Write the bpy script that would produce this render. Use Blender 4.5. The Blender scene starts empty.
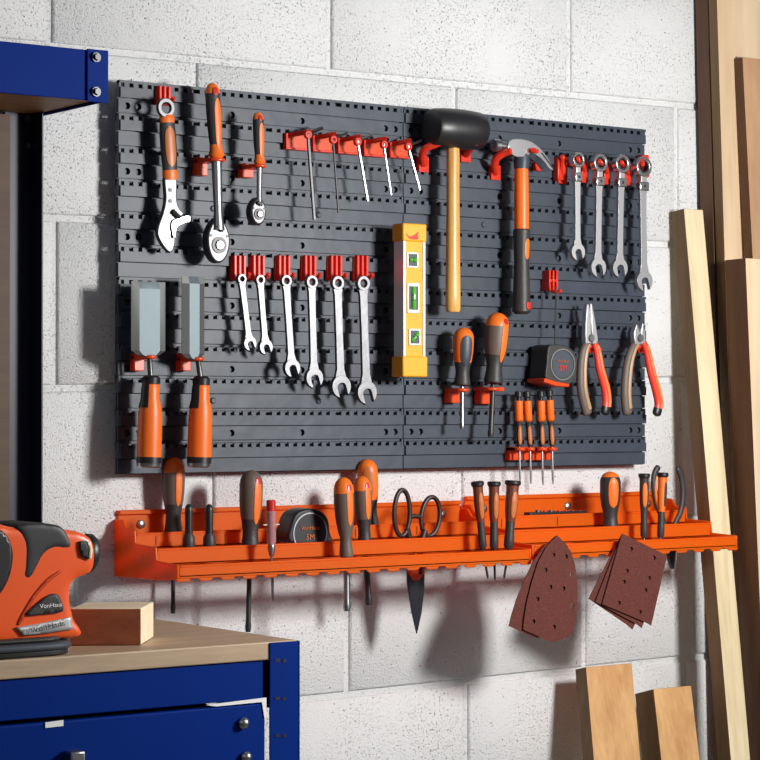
import bpy, bmesh, math, random
from mathutils import Vector, Matrix
from mathutils.geometry import delaunay_2d_cdt
random.seed(7)
R_ = math.radians
scene = bpy.context.scene
# ------------------------------------------------------------ camera, light, exposure
YAW, FPX, PIT = .6193, 2289.0, .0129
CAM = Vector((-1.4615, -2.764, 1.129))
FW = Vector((math.sin(YAW)*math.cos(PIT), math.cos(YAW)*math.cos(PIT), math.sin(PIT)))
RT = Vector((math.cos(YAW), -math.sin(YAW), 0))
UP = RT.cross(FW)
cd = bpy.data.cameras.new('camera')
cd.sensor_width = 36; cd.lens = 36*FPX/760; cd.clip_start = .05
cam = bpy.data.objects.new('camera', cd)
cam.matrix_world = Matrix((RT, UP, -FW)).transposed().to_4x4()
cam.location = CAM
scene.collection.objects.link(cam); scene.camera = cam

w = bpy.data.worlds.new('world'); scene.world = w; w.use_nodes = True
nt = w.node_tree; bg = nt.nodes['Background']
tc = nt.nodes.new('ShaderNodeTexCoord'); sp = nt.nodes.new('ShaderNodeSeparateXYZ')
rm = nt.nodes.new('ShaderNodeValToRGB'); mr = nt.nodes.new('ShaderNodeMapRange')
nt.links.new(tc.outputs['Generated'], sp.inputs[0]); nt.links.new(sp.outputs['Z'], mr.inputs[0])
mr.inputs[1].default_value = -1; mr.inputs[2].default_value = 1
nt.links.new(mr.outputs[0], rm.inputs[0]); nt.links.new(rm.outputs[0], bg.inputs[0])
rm.color_ramp.elements[0].color = (.10, .08, .07, 1); rm.color_ramp.elements[0].position = .3
rm.color_ramp.elements[1].color = (.62, .66, .74, 1); rm.color_ramp.elements[1].position = .75
bg.inputs[1].default_value = .13


def area(name, loc, target, size, power, col=(1, 1, 1)):
    l = bpy.data.lights.new(name, 'AREA'); l.shape = 'SQUARE'; l.size = size; l.energy = power; l.color = col
    o = bpy.data.objects.new(name, l); scene.collection.objects.link(o); o.location = loc
    o.rotation_euler = (Vector(target)-Vector(loc)).to_track_quat('-Z', 'Y').to_euler()
    return o


area('key_light', (.85, -1.50, 1.44), (.50, 0, 1.15), .24, 27, (1, .985, .96))
area('side_light', (2.0, -3.2, 1.7), (.4, 0, 1.15), 1.5, 8, (1, .98, .95))  # added softbox, gives the metal tools something bright to reflect
area('fill_light', (-2.6, -2.6, 2.4), (.2, 0, 1.0), 1.6, 5, (.85, .92, 1))
scene.view_settings.view_transform = 'Standard'; scene.view_settings.look = 'None'
scene.view_settings.exposure = 0.14; scene.view_settings.gamma = 1; scene.view_settings.use_curve_mapping = False


# ------------------------------------------------------------ where a ray of the survey meets a plane
def ray(px, py): return FW + RT*((px-380)/FPX) + UP*((380-py)/FPX)
def P(px, py, off):
    r = ray(px, py); return CAM + r*((-off-CAM.y)/r.y)
def G(px, py, z):
    r = ray(px, py); return CAM + r*((z-CAM.z)/r.z)
def M(p, px=1.0): return px*((p-CAM).dot(FW))/FPX      # size in metres of px pixels at p


# ------------------------------------------------------------ materials
MATS = {}
def mat(name, col, rough=.5, metal=0, noise=0, nscale=40, bump=0, bscale=200, coat=0, trans=0, spec=.5):
    if name in MATS: return MATS[name]
    m = bpy.data.materials.new(name); m.use_nodes = True; t = m.node_tree; b = t.nodes['Principled BSDF']
    b.inputs['Base Color'].default_value = (*col, 1); b.inputs['Roughness'].default_value = rough
    b.inputs['Metallic'].default_value = metal; b.inputs['Coat Weight'].default_value = coat
    b.inputs['Transmission Weight'].default_value = trans; b.inputs['Specular IOR Level'].default_value = spec
    co = t.nodes.new('ShaderNodeTexCoord')
    n = t.nodes.new('ShaderNodeTexNoise'); n.inputs['Scale'].default_value = nscale; n.inputs['Detail'].default_value = 4
    t.links.new(co.outputs['Object'], n.inputs['Vector'])
    if noise:
        mx = t.nodes.new('ShaderNodeMix'); mx.data_type = 'RGBA'
        mx.inputs[6].default_value = (*[c*(1-noise) for c in col], 1); mx.inputs[7].default_value = (*[min(1, c*(1+noise)) for c in col], 1)
        t.links.new(n.outputs[0], mx.inputs[0]); t.links.new(mx.outputs[2], b.inputs['Base Color'])
    if bump:
        n2 = t.nodes.new('ShaderNodeTexNoise'); n2.inputs['Scale'].default_value = bscale
        t.links.new(co.outputs['Object'], n2.inputs['Vector'])
        bp = t.nodes.new('ShaderNodeBump'); bp.inputs['Strength'].default_value = bump; bp.inputs['Distance'].default_value = .002
        t.links.new(n2.outputs[0], bp.inputs['Height']); t.links.new(bp.outputs[0], b.inputs['Normal'])
    MATS[name] = m; return m


def wood(name, c1, c2, rough=.55, scale=30, stretch=(1, 1, .06), knots=0.0):
    m = bpy.data.materials.new(name); m.use_nodes = True; t = m.node_tree; b = t.nodes['Principled BSDF']
    co = t.nodes.new('ShaderNodeTexCoord'); mp = t.nodes.new('ShaderNodeMapping'); mp.inputs['Scale'].default_value = stretch
    n = t.nodes.new('ShaderNodeTexNoise'); n.inputs['Scale'].default_value = scale; n.inputs['Detail'].default_value = 6; n.inputs['Distortion'].default_value = .6
    n2 = t.nodes.new('ShaderNodeTexNoise'); n2.inputs['Scale'].default_value = scale*6; n2.inputs['Detail'].default_value = 3
    ad = t.nodes.new('ShaderNodeMath'); ad.operation = 'MULTIPLY_ADD'; ad.inputs[1].default_value = .35
    rp = t.nodes.new('ShaderNodeValToRGB')
    rp.color_ramp.elements[0].position = .42; rp.color_ramp.elements[0].color = (*c1, 1)
    rp.color_ramp.elements[1].position = .85; rp.color_ramp.elements[1].color = (*c2, 1)
    t.links.new(co.outputs['Object'], mp.inputs[0]); t.links.new(mp.outputs[0], n.inputs['Vector']); t.links.new(mp.outputs[0], n2.inputs['Vector'])
    t.links.new(n2.outputs[0], ad.inputs[0]); t.links.new(n.outputs[0], ad.inputs[2])
    t.links.new(ad.outputs[0], rp.inputs[0]); t.links.new(rp.outputs[0], b.inputs['Base Color'])
    b.inputs['Roughness'].default_value = rough
    bp = t.nodes.new('ShaderNodeBump'); bp.inputs['Strength'].default_value = .15; bp.inputs['Distance'].default_value = .002
    t.links.new(ad.outputs[0], bp.inputs['Height']); t.links.new(bp.outputs[0], b.inputs['Normal'])
    return m


def wall_mat(name, base, speck=True):
    m = bpy.data.materials.new(name); m.use_nodes = True; t = m.node_tree; b = t.nodes['Principled BSDF']
    N = lambda k, **kw: t.nodes.new(k)
    co = N('ShaderNodeTexCoord')
    n1 = N('ShaderNodeTexNoise'); n1.inputs['Scale'].default_value = 330; n1.inputs['Detail'].default_value = 5; n1.inputs['Roughness'].default_value = .65
    n2 = N('ShaderNodeTexNoise'); n2.inputs['Scale'].default_value = 9; n2.inputs['Detail'].default_value = 3
    n3 = N('ShaderNodeTexNoise'); n3.inputs['Scale'].default_value = 120; n3.inputs['Detail'].default_value = 3
    v = N('ShaderNodeTexVoronoi'); v.inputs['Scale'].default_value = 105; v.inputs['Randomness'].default_value = 1
    for x in (n1, n2, n3, v): t.links.new(co.outputs['Object'], x.inputs['Vector'])
    # pits: small holes in the blockwork, denser in patches
    r1 = N('ShaderNodeMapRange'); r1.inputs[1].default_value = .17; r1.inputs[2].default_value = .05
    t.links.new(v.outputs['Distance'], r1.inputs[0])
    r2 = N('ShaderNodeMapRange'); r2.inputs[1].default_value = .5; r2.inputs[2].default_value = .62
    t.links.new(n3.outputs[0], r2.inputs[0])
    pit = N('ShaderNodeMath'); pit.operation = 'MULTIPLY'; t.links.new(r1.outputs[0], pit.inputs[0]); t.links.new(r2.outputs[0], pit.inputs[1])
    r3 = N('ShaderNodeMapRange'); r3.inputs[1].default_value = .42; r3.inputs[2].default_value = .30
    t.links.new(n1.outputs[0], r3.inputs[0])
    r4 = N('ShaderNodeMapRange'); r4.inputs[1].default_value = .35; r4.inputs[2].default_value = .65
    t.links.new(n2.outputs[0], r4.inputs[0])
    g = N('ShaderNodeMath'); g.operation = 'MULTIPLY'; t.links.new(r3.outputs[0], g.inputs[0]); t.links.new(r4.outputs[0], g.inputs[1])
    mxx = N('ShaderNodeMath'); mxx.operation = 'MAXIMUM'; t.links.new(pit.outputs[0], mxx.inputs[0]); t.links.new(g.outputs[0], mxx.inputs[1])
    mix = N('ShaderNodeMix'); mix.data_type = 'RGBA'; mix.inputs[6].default_value = (*base, 1); mix.inputs[7].default_value = (.10, .095, .09, 1)
    fac = N('ShaderNodeMath'); fac.operation = 'MULTIPLY'; fac.inputs[1].default_value = .9 if speck else .2
    t.links.new(mxx.outputs[0], fac.inputs[0]); t.links.new(fac.outputs[0], mix.inputs[0])
    t.links.new(mix.outputs[2], b.inputs['Base Color'])
    h = N('ShaderNodeMath'); h.operation = 'SUBTRACT'; t.links.new(n1.outputs[0], h.inputs[0]); t.links.new(mxx.outputs[0], h.inputs[1])
    bp = N('ShaderNodeBump'); bp.inputs['Strength'].default_value = .75; bp.inputs['Distance'].default_value = .003
    t.links.new(h.outputs[0], bp.inputs['Height']); t.links.new(bp.outputs[0], b.inputs['Normal'])
    b.inputs['Roughness'].default_value = .55
    return m


def plastic_glow(name, col, tcol, fac, rough=.35):
    """thin moulded plastic that lets some light through"""
    m = bpy.data.materials.new(name); m.use_nodes = True; t = m.node_tree; b = t.nodes['Principled BSDF']
    b.inputs['Base Color'].default_value = (*col, 1); b.inputs['Roughness'].default_value = rough
    tr = t.nodes.new('ShaderNodeBsdfTranslucent'); tr.inputs[0].default_value = (*tcol, 1)
    mx = t.nodes.new('ShaderNodeMixShader'); mx.inputs[0].default_value = fac
    t.links.new(b.outputs[0], mx.inputs[1]); t.links.new(tr.outputs[0], mx.inputs[2])
    t.links.new(mx.outputs[0], t.nodes['Material Output'].inputs[0]); MATS[name] = m
    return m


m_panel = mat('slate_grey_plastic', (.038, .049, .070), .47, noise=.3, nscale=14, bump=.6, bscale=22, spec=.5)
m_panelback = mat('slate_grey_plastic_back', (.05, .06, .08), .5)
m_block = wall_mat('painted_blockwork', (.78, .785, .79))
m_joint = wall_mat('painted_mortar', (.74, .745, .745), False)
m_rack = plastic_glow('orange_rack_plastic', (.97, .25, .012), (1, .10, .06), .62)
m_red = plastic_glow('red_hook_plastic', (.82, .045, .02), (1, .10, .03), .22, .3)
m_oranger = plastic_glow('orange_hook_plastic', (.90, .09, .015), (1, .12, .03), .25, .3)
m_orange = mat('orange_grip', (.86, .17, .015), .42, noise=.12, nscale=60)
m_orange2 = mat('bright_orange', (.95, .16, .01), .4)
m_amber = mat('amber_inlay', (.50, .14, .03), .4)
m_dark = mat('charcoal_rubber', (.035, .033, .032), .5, bump=.2, bscale=400)
m_taupe = mat('taupe_rubber', (.13, .095, .075), .5, bump=.2, bscale=400)
m_black = mat('black_plastic', (.014, .014, .016), .4)
m_chrome = mat('satin_chrome', (.38, .39, .40), .34, 1)
m_spanner = mat('spanner_steel', (.21, .21, .22), .44, 1, bump=.15, bscale=90)
m_bright = mat('polished_chrome', (.13, .13, .135), .42, 1)
m_shank = mat('brushed_chrome', (.72, .72, .73), .40, 1)
m_polish = mat('mirror_chrome', (.80, .80, .81), .26, 1)
m_steel = mat('dull_steel', (.42, .42, .44), .34, 1)
m_darksteel = mat('dark_steel', (.045, .042, .042), .4, .35)
m_blade = mat('chisel_blade_steel', (.14, .175, .19), .55, .6, noise=.1, nscale=20)
m_bevel = mat('chisel_bevel_steel', (.30, .31, .30), .35, .85)
m_blue = mat('blue_powder_coat', (.001, .022, .19), .55, bump=.05, bscale=500, spec=.06)
m_bluedk = mat('shaded_blue_paint', (.003, .006, .028), .45)  # darker copy of the bench blue, shade put into the colour
m_yellow = mat('yellow_level_body', (.90, .40, .012), .35, noise=.08, nscale=30)
m_rail = mat('milled_aluminium', (.90, .90, .84), .35, .4)
m_vial = mat('green_vial', (.10, .42, .05), .15, coat=.6)
m_white = mat('white_print', (.85, .85, .85), .5)
m_redp = mat('red_print', (.65, .02, .01), .5)
m_goldw = wood('varnished_ash', (.50, .22, .035), (.85, .46, .13), .35, 60, (1, 1, .05))
m_pine = wood('pale_pine', (.58, .45, .25), (.82, .68, .44), .55, 26, (1, 1, .05))
m_pine2 = wood('fresh_pine', (.46, .22, .075), (.70, .41, .18), .5, 30, (1, 1, .06))
m_ply = wood('pale_plywood', (.55, .38, .22), (.80, .62, .42), .55, 9, (1, 1, .12))
m_mdf = wood('brown_hardboard', (.40, .22, .11), (.52, .31, .17), .6, 14, (1, 1, .3))
m_edge = wood('shaded_red_brown_board', (.075, .028, .012), (.14, .06, .025), .6, 22, (1, 1, .1))  # board brown with the shade of the left sides in the colour
m_edge2 = wood('shaded_brown_edge', (.13, .07, .025), (.22, .125, .05), .6, 30, (1, 1, .06))  # edge brown darkened, side shade put into the colour
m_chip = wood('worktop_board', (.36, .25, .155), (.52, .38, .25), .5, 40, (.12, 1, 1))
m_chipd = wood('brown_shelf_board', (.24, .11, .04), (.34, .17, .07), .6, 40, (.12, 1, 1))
m_backp = wood('shaded_back_board', (.055, .022, .008), (.09, .04, .015), .6, 40, (.12, 1, 1))  # back board brown with the shade it stands in mixed into the colour
m_redwood = wood('red_brown_timber', (.20, .055, .02), (.32, .10, .04), .5, 40, (.1, 1, 1))
m_cream = wood('cream_timber', (.78, .60, .38), (.92, .78, .56), .6, 40, (.15, 1, 1))
m_sand = mat('red_brown_abrasive', (.11, .024, .016), .85, noise=.8, nscale=420, bump=.6, bscale=600)
m_sandback = mat('abrasive_backing', (.05, .02, .015), .8)
m_gripb = mat('black_soft_grip', (.022, .022, .024), .5)
m_sander = mat('orange_sander_shell', (.93, .115, .02), .33, coat=.2)
m_silver = mat('silver_strip', (.62, .62, .62), .35, .5)
m_clear = mat('clear_red_acrylic', (.72, .42, .46), .12, trans=.55)
m_redcap = mat('red_cap', (.55, .02, .015), .35)
m_floor = mat('grey_concrete', (.30, .29, .28), .8, noise=.2, nscale=6)


# ------------------------------------------------------------ object helpers
COL = scene.collection
class MB:
    def __init__(s): s.bm = bmesh.new()
    def box(s, x0, x1, y0, y1, z0, z1, mi=0):
        vs = [s.bm.verts.new(c) for c in ((x0, y0, z0), (x1, y0, z0), (x1, y1, z0), (x0, y1, z0), (x0, y0, z1), (x1, y0, z1), (x1, y1, z1), (x0, y1, z1))]
        for f in ((0, 3, 2, 1), (4, 5, 6, 7), (0, 1, 5, 4), (1, 2, 6, 5), (2, 3, 7, 6), (3, 0, 4, 7)):
            s.bm.faces.new([vs[i] for i in f]).material_index = mi
        return s
    def obox(s, o, a, b, c, mi=0):            # corner o, edges a, b, c
        o, a, b, c = map(Vector, (o, a, b, c))
        vs = [s.bm.verts.new(p) for p in (o, o+a, o+a+b, o+b, o+c, o+a+c, o+a+b+c, o+b+c)]
        for f in ((0, 3, 2, 1), (4, 5, 6, 7), (0, 1, 5, 4), (1, 2, 6, 5), (2, 3, 7, 6), (3, 0, 4, 7)):
            s.bm.faces.new([vs[i] for i in f]).material_index = mi
        return s
    def prism(s, pts, ext, mi=0):             # closed polygon of world points pushed along ext
        ext = Vector(ext); A = [s.bm.verts.new(p) for p in pts]; B = [s.bm.verts.new(Vector(p)+ext) for p in pts]
        n = len(A)
        s.bm.faces.new(A).material_index = mi; s.bm.faces.new(B[::-1]).material_index = mi
        for i in range(n): s.bm.faces.new([A[i], B[i], B[(i+1) % n], A[(i+1) % n]]).material_index = mi
        return s
    def lathe(s, p0, p1, prof, seg=20, ysc=1.0, mi=0):      # prof [(t, radius m)]
        p0, p1 = Vector(p0), Vector(p1); ax = p1-p0; a = ax.normalized()
        v = Vector((0, -1, 0)); v = (v-a*v.dot(a))
        if v.length < .1: v = Vector((0, 0, 1))
        v.normalize(); u = v.cross(a)
        rings = []
        for t, r in prof:
            c = p0+ax*t
            rings.append([s.bm.verts.new(c+(u*math.sin(k*2*math.pi/seg)+v*math.cos(k*2*math.pi/seg)*ysc)*max(r, 1e-5)) for k in range(seg)])
        for i in range(len(rings)-1):
            for k in range(seg):
                s.bm.faces.new([rings[i][k], rings[i][(k+1) % seg], rings[i+1][(k+1) % seg], rings[i+1][k]]).material_index = mi
        s.bm.faces.new(rings[0][::-1]); s.bm.faces.new(rings[-1])
        return s
    def patch(s, p0, p1, prof, t0, t1, phi, half, dr=.0006, ell=True, n=14, m=8, ysc=1.0):
        """a raised inlay lying on the lathe surface"""
        p0, p1 = Vector(p0), Vector(p1); ax = p1-p0; a = ax.normalized()
        v = Vector((0, -1, 0)); v = (v-a*v.dot(a)).normalized(); u = v.cross(a)
        if u.x < 0: u = -u
        def rad(t):
            for (a0, r0), (a1, r1) in zip(prof, prof[1:]):
                if a0 <= t <= a1: return r0+(r1-r0)*(t-a0)/max(a1-a0, 1e-9)
            return prof[-1][1]
        def pt(i, j, d):
            q = i/n; t = t0+(t1-t0)*q
            h = half*(max(.04, 1-(2*q-1)**4)**.5 if ell else 1)
            an = phi+h*(2*j/m-1)
            return p0+ax*t+(u*math.sin(an)+v*math.cos(an)*ysc)*(rad(t)+d)
        A = [[s.bm.verts.new(pt(i, j, dr)) for j in range(m+1)] for i in range(n+1)]
        B = [[s.bm.verts.new(pt(i, j, -.001)) for j in range(m+1)] for i in range(n+1)]
        for i in range(n):
            for j in range(m):
                s.bm.faces.new([A[i][j], A[i][j+1], A[i+1][j+1], A[i+1][j]]); s.bm.faces.new([B[i][j], B[i+1][j], B[i+1][j+1], B[i][j+1]])
            s.bm.faces.new([A[i][0], A[i+1][0], B[i+1][0], B[i][0]]); s.bm.faces.new([A[i][m], B[i][m], B[i+1][m], A[i+1][m]])
        for j in range(m):
            s.bm.faces.new([A[0][j], B[0][j], B[0][j+1], A[0][j+1]]); s.bm.faces.new([A[n][j], A[n][j+1], B[n][j+1], B[n][j]])
        return s
    def tube(s, pts, r, seg=10, closed=False, mi=0, flat=1.0, radii=None):
        pts = [Vector(p) for p in pts]; n = len(pts); rings = []; pu = None
        for i in range(n):
            a = pts[(i+1) % n] if (closed or i < n-1) else pts[i]
            b = pts[(i-1) % n] if (closed or i > 0) else pts[i]
            t = (a-b).normalized()
            if pu is None:
                v = Vector((0, -1, 0)); v = v-t*v.dot(t)
                if v.length < .2: v = Vector((0, 0, 1)); v = v-t*v.dot(t)
            else: v = pu-t*pu.dot(t)
            v.normalize(); pu = v; u = v.cross(t)
            rr = radii[i] if radii else r
            rings.append([s.bm.verts.new(pts[i]+(u*math.sin(k*2*math.pi/seg)+v*flat*math.cos(k*2*math.pi/seg))*rr) for k in range(seg)])
        for i in range(n if closed else n-1):
            A, B = rings[i], rings[(i+1) % n]
            for k in range(seg): s.bm.faces.new([A[k], A[(k+1) % seg], B[(k+1) % seg], B[k]]).material_index = mi
        if not closed: s.bm.faces.new(rings[0][::-1]); s.bm.faces.new(rings[-1])
        return s
    def annulus(s, c, ro, ri, y0, y1, sx=1.0, seg=28, a0=0, a1=2*math.pi, mi=0):
        """ring in the wall plane about c, from y0 (front) to y1"""
        full = abs(a1-a0-2*math.pi) < 1e-6; n = seg; L = []
        for k in range(n+(0 if full else 1)):
            a = a0+(a1-a0)*k/n; d = Vector((math.cos(a)*sx, 0, math.sin(a)))
            L.append([s.bm.verts.new(Vector((c[0], y, c[2]))+d*r) for r, y in ((ro, y0), (ro, y1), (ri, y1), (ri, y0))])
        m = len(L)
        for k in range(m if full else m-1):
            A, B = L[k], L[(k+1) % m]
            for q in range(4): s.bm.faces.new([A[q], A[(q+1) % 4], B[(q+1) % 4], B[q]]).material_index = mi
        if not full: s.bm.faces.new(L[0][::-1]); s.bm.faces.new(L[-1])
        return s
    def grid(s, pts, y0, thick, step=.004):
        """dense flat sheet of an (x, z) polygon, for wrapping onto a body"""
        xs = [p[0] for p in pts]; zs = [p[1] for p in pts]; V = []; n = 0
        dense = []
        for i in range(len(pts)):
            a, b = Vector(pts[i]), Vector(pts[(i+1) % len(pts)]); k = max(1, int((b-a).length/step))
            dense += [a+(b-a)*j/k for j in range(k)]
        V = [Vector(p) for p in dense]; n = len(V)
        def ins(x, z):
            c = False
            for i in range(n):
                a, b = V[i], V[i-1]
                if (a[1] > z) != (b[1] > z) and x < (b[0]-a[0])*(z-a[1])/(b[1]-a[1])+a[0]: c = not c
            return c
        Q = list(V); x = min(xs)+step/2
        while x < max(xs):
            z = min(zs)+step/2
            while z < max(zs):
                if ins(x, z) and min((v-Vector((x, z))).length for v in V) > step*.45: Q.append(Vector((x, z)))
                z += step
            x += step
        r = delaunay_2d_cdt(Q, [(i, (i+1) % n) for i in range(n)], [list(range(n))], 1, 1e-7)
        vs = [s.bm.verts.new((v[0], y0, v[1])) for v in r[0]]
        for f in r[2]:
            try: s.bm.faces.new([vs[i] for i in f])
            except ValueError: pass
        return s
    def build(s, name, m, parent=None, bevel=0, seg=2, smooth=35, origin=None, ang=40):
        bmesh.ops.recalc_face_normals(s.bm, faces=s.bm.faces)
        bmesh.ops.remove_doubles(s.bm, verts=s.bm.verts, dist=1e-6) if False else None
        root = parent
        while root is not None and root.parent is not None: root = root.parent
        if origin is None:
            if root is not None: origin = root.location.copy()
            else:
                zs = min(v.co.z for v in s.bm.verts); n = len(s.bm.verts)
                origin = Vector((sum(v.co.x for v in s.bm.verts)/n, sum(v.co.y for v in s.bm.verts)/n, zs))
        bmesh.ops.translate(s.bm, verts=s.bm.verts, vec=-Vector(origin))
        me = bpy.data.meshes.new(name); s.bm.to_mesh(me); s.bm.free()
        for q in (m if isinstance(m, (list, tuple)) else [m]): me.materials.append(q)
        me.polygons.foreach_set('use_smooth', [smooth > 0]*len(me.polygons)); me.set_sharp_from_angle(angle=R_(max(smooth, 0)))
        o = bpy.data.objects.new(name, me); COL.objects.link(o)
        if parent is None: o.location = origin
        else: o.parent = parent
        if bevel:
            b = o.modifiers.new('bevel', 'BEVEL'); b.width = bevel; b.segments = seg; b.limit_method = 'ANGLE'; b.angle_limit = R_(ang); b.harden_normals = False
        return o


def tag(o, label, cat, group=None):
    o['label'] = label; o['category'] = cat
    if group: o['group'] = group
    return o
def thing(name, loc, label, cat, group=None):
    o = bpy.data.objects.new(name, None); o.empty_display_size = .02; COL.objects.link(o); o.location = loc
    return tag(o, label, cat, group)
def structure(o): o['kind'] = 'structure'; return o
def curve(pts, n=6, closed=True):
    """Catmull-Rom smoothing of a list of pixel points"""
    out = []; m = len(pts)
    for i in range(m if closed else m-1):
        p0 = pts[(i-1) % m] if closed or i > 0 else pts[i]; p1 = pts[i]; p2 = pts[(i+1) % m]
        p3 = pts[(i+2) % m] if closed or i < m-2 else p2
        for k in range(n):
            t = k/n
            out.append(tuple(.5*((2*p1[c])+(-p0[c]+p2[c])*t+(2*p0[c]-5*p1[c]+4*p2[c]-p3[c])*t*t+(-p0[c]+3*p1[c]-3*p2[c]+p3[c])*t**3) for c in (0, 1)))
    if not closed: out.append(tuple(pts[-1]))
    return out
def PP(pts, off): return [P(x, y, off) for x, y in pts]
def text(name, s, c, size, m, parent, ry=0, yoff=0, font_x=1.0, depth=.0003, wrap=None):
    cu = bpy.data.curves.new(name, 'FONT'); cu.body = s; cu.size = size; cu.extrude = depth if not wrap else 0; cu.align_x = 'CENTER'; cu.align_y = 'CENTER'
    t = bpy.data.objects.new(name, cu); COL.objects.link(t)
    dg = bpy.context.evaluated_depsgraph_get(); me = bpy.data.meshes.new_from_object(t.evaluated_get(dg)); bpy.data.objects.remove(t); bpy.data.curves.remove(cu)
    me.transform(Matrix.Translation(Vector(c)-root_of(parent).location) @ Matrix.Rotation(ry, 4, 'Y') @ Matrix.Rotation(R_(90), 4, 'X') @ Matrix.Diagonal((font_x, 1, 1, 1)))
    me.materials.clear(); me.materials.append(m)
    o = bpy.data.objects.new(name, me); COL.objects.link(o); o.parent = parent
    return o
def root_of(o):
    while o.parent is not None: o = o.parent
    return o


# ============================================================ THE SETTING
def build_wall():
    X0, X1, Z1 = -1.4, 2.6, 2.35
    def line(a, b):     # course line through two surveyed points
        A, B = P(*a, 0), P(*b, 0); k = (B.z-A.z)/(B.x-A.x); return lambda x: A.z+k*(x-A.x)
    L = [line((55, 46), (690, 106)), line((40, 217), (680, 245)), line((60, 388), (670, 380))]
    L4 = line((298, 700), (690, 658)); L.append(lambda x: (L[2](x)+L4(x))/2); L.append(L4)
    top = [lambda x, k=k: L[0](x)+.225*k for k in (3, 2, 1)]
    bot = [lambda x, k=k: L[4](x)-.225*k for k in (1, 2, 3, 4)]
    C = top+L+bot
    known = {3: [50, 330, 570, 20], 4: [195, 455, 677, 120], 5: [55, None, None, 300], 6: [212, None, None, 490], 7: [None, 348, 585, 640], 8: [None, 467, None, 730]}
    mb = MB(); g = .0045
    for r in range(len(C)-1):
        up, lo = C[r], C[r+1]
        if r+1 in (4, 6, 8, 10, 2): ph = .203
        else: ph = -.028
        # r index: row r lies between C[r] and C[r+1]; rows 3.. are the surveyed ones
        row = r-2
        xs0 = {0: [-.037, .419, .877], 1: [.190, .649, 1.106], 2: [-.029, .425, .88], 3: [.218, .66, 1.11], 4: [.0, .451, .907], 5: [.22, .671, 1.12]}.get(row, [ph, ph+.45, ph+.9])
        xs = [xs0[0]-.45*k for k in (4, 3, 2, 1)]+xs0+[xs0[2]+.45*k for k in (1, 2, 3, 4, 5)]
        for a, b in zip(xs, xs[1:]):
            if b < X0 or a > X1: continue
            a2, b2 = max(a, X0)+g, min(b, X1)-g
            d = random.uniform(-.0006, .0006)
            pts = [(a2, 0, lo(a2)+g), (b2, 0, lo(b2)+g), (b2, 0, up(b2)-g), (a2, 0, up(a2)-g)]
            A = [mb.bm.verts.new((x, .02, z)) for x, _, z in pts]
            e = .0035
            B = [mb.bm.verts.new((x, .0035+d, z)) for x, _, z in pts]
            s = [(1, 1), (-1, 1), (-1, -1), (1, -1)]
            D = [mb.bm.verts.new((x+e*q[0], d, z+e*q[1])) for (x, _, z), q in zip(pts, s)]
            mb.bm.faces.new(D)
            for U, W in ((A, B), (B, D)):
                for i in range(4): mb.bm.faces.new([U[i], U[(i+1) % 4], W[(i+1) % 4], W[i]])
    mb.box(X0, X1, .0048, .1, 0, Z1, 1)
    return structure(mb.build('wall_back', [m_block, m_joint], smooth=50, origin=(0, 0, 0)))
build_wall()
structure(MB().box(-2.4, 2.6, -3.6, .1, -.05, 0).build('floor', m_floor, origin=(0, 0, 0)))

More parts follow.
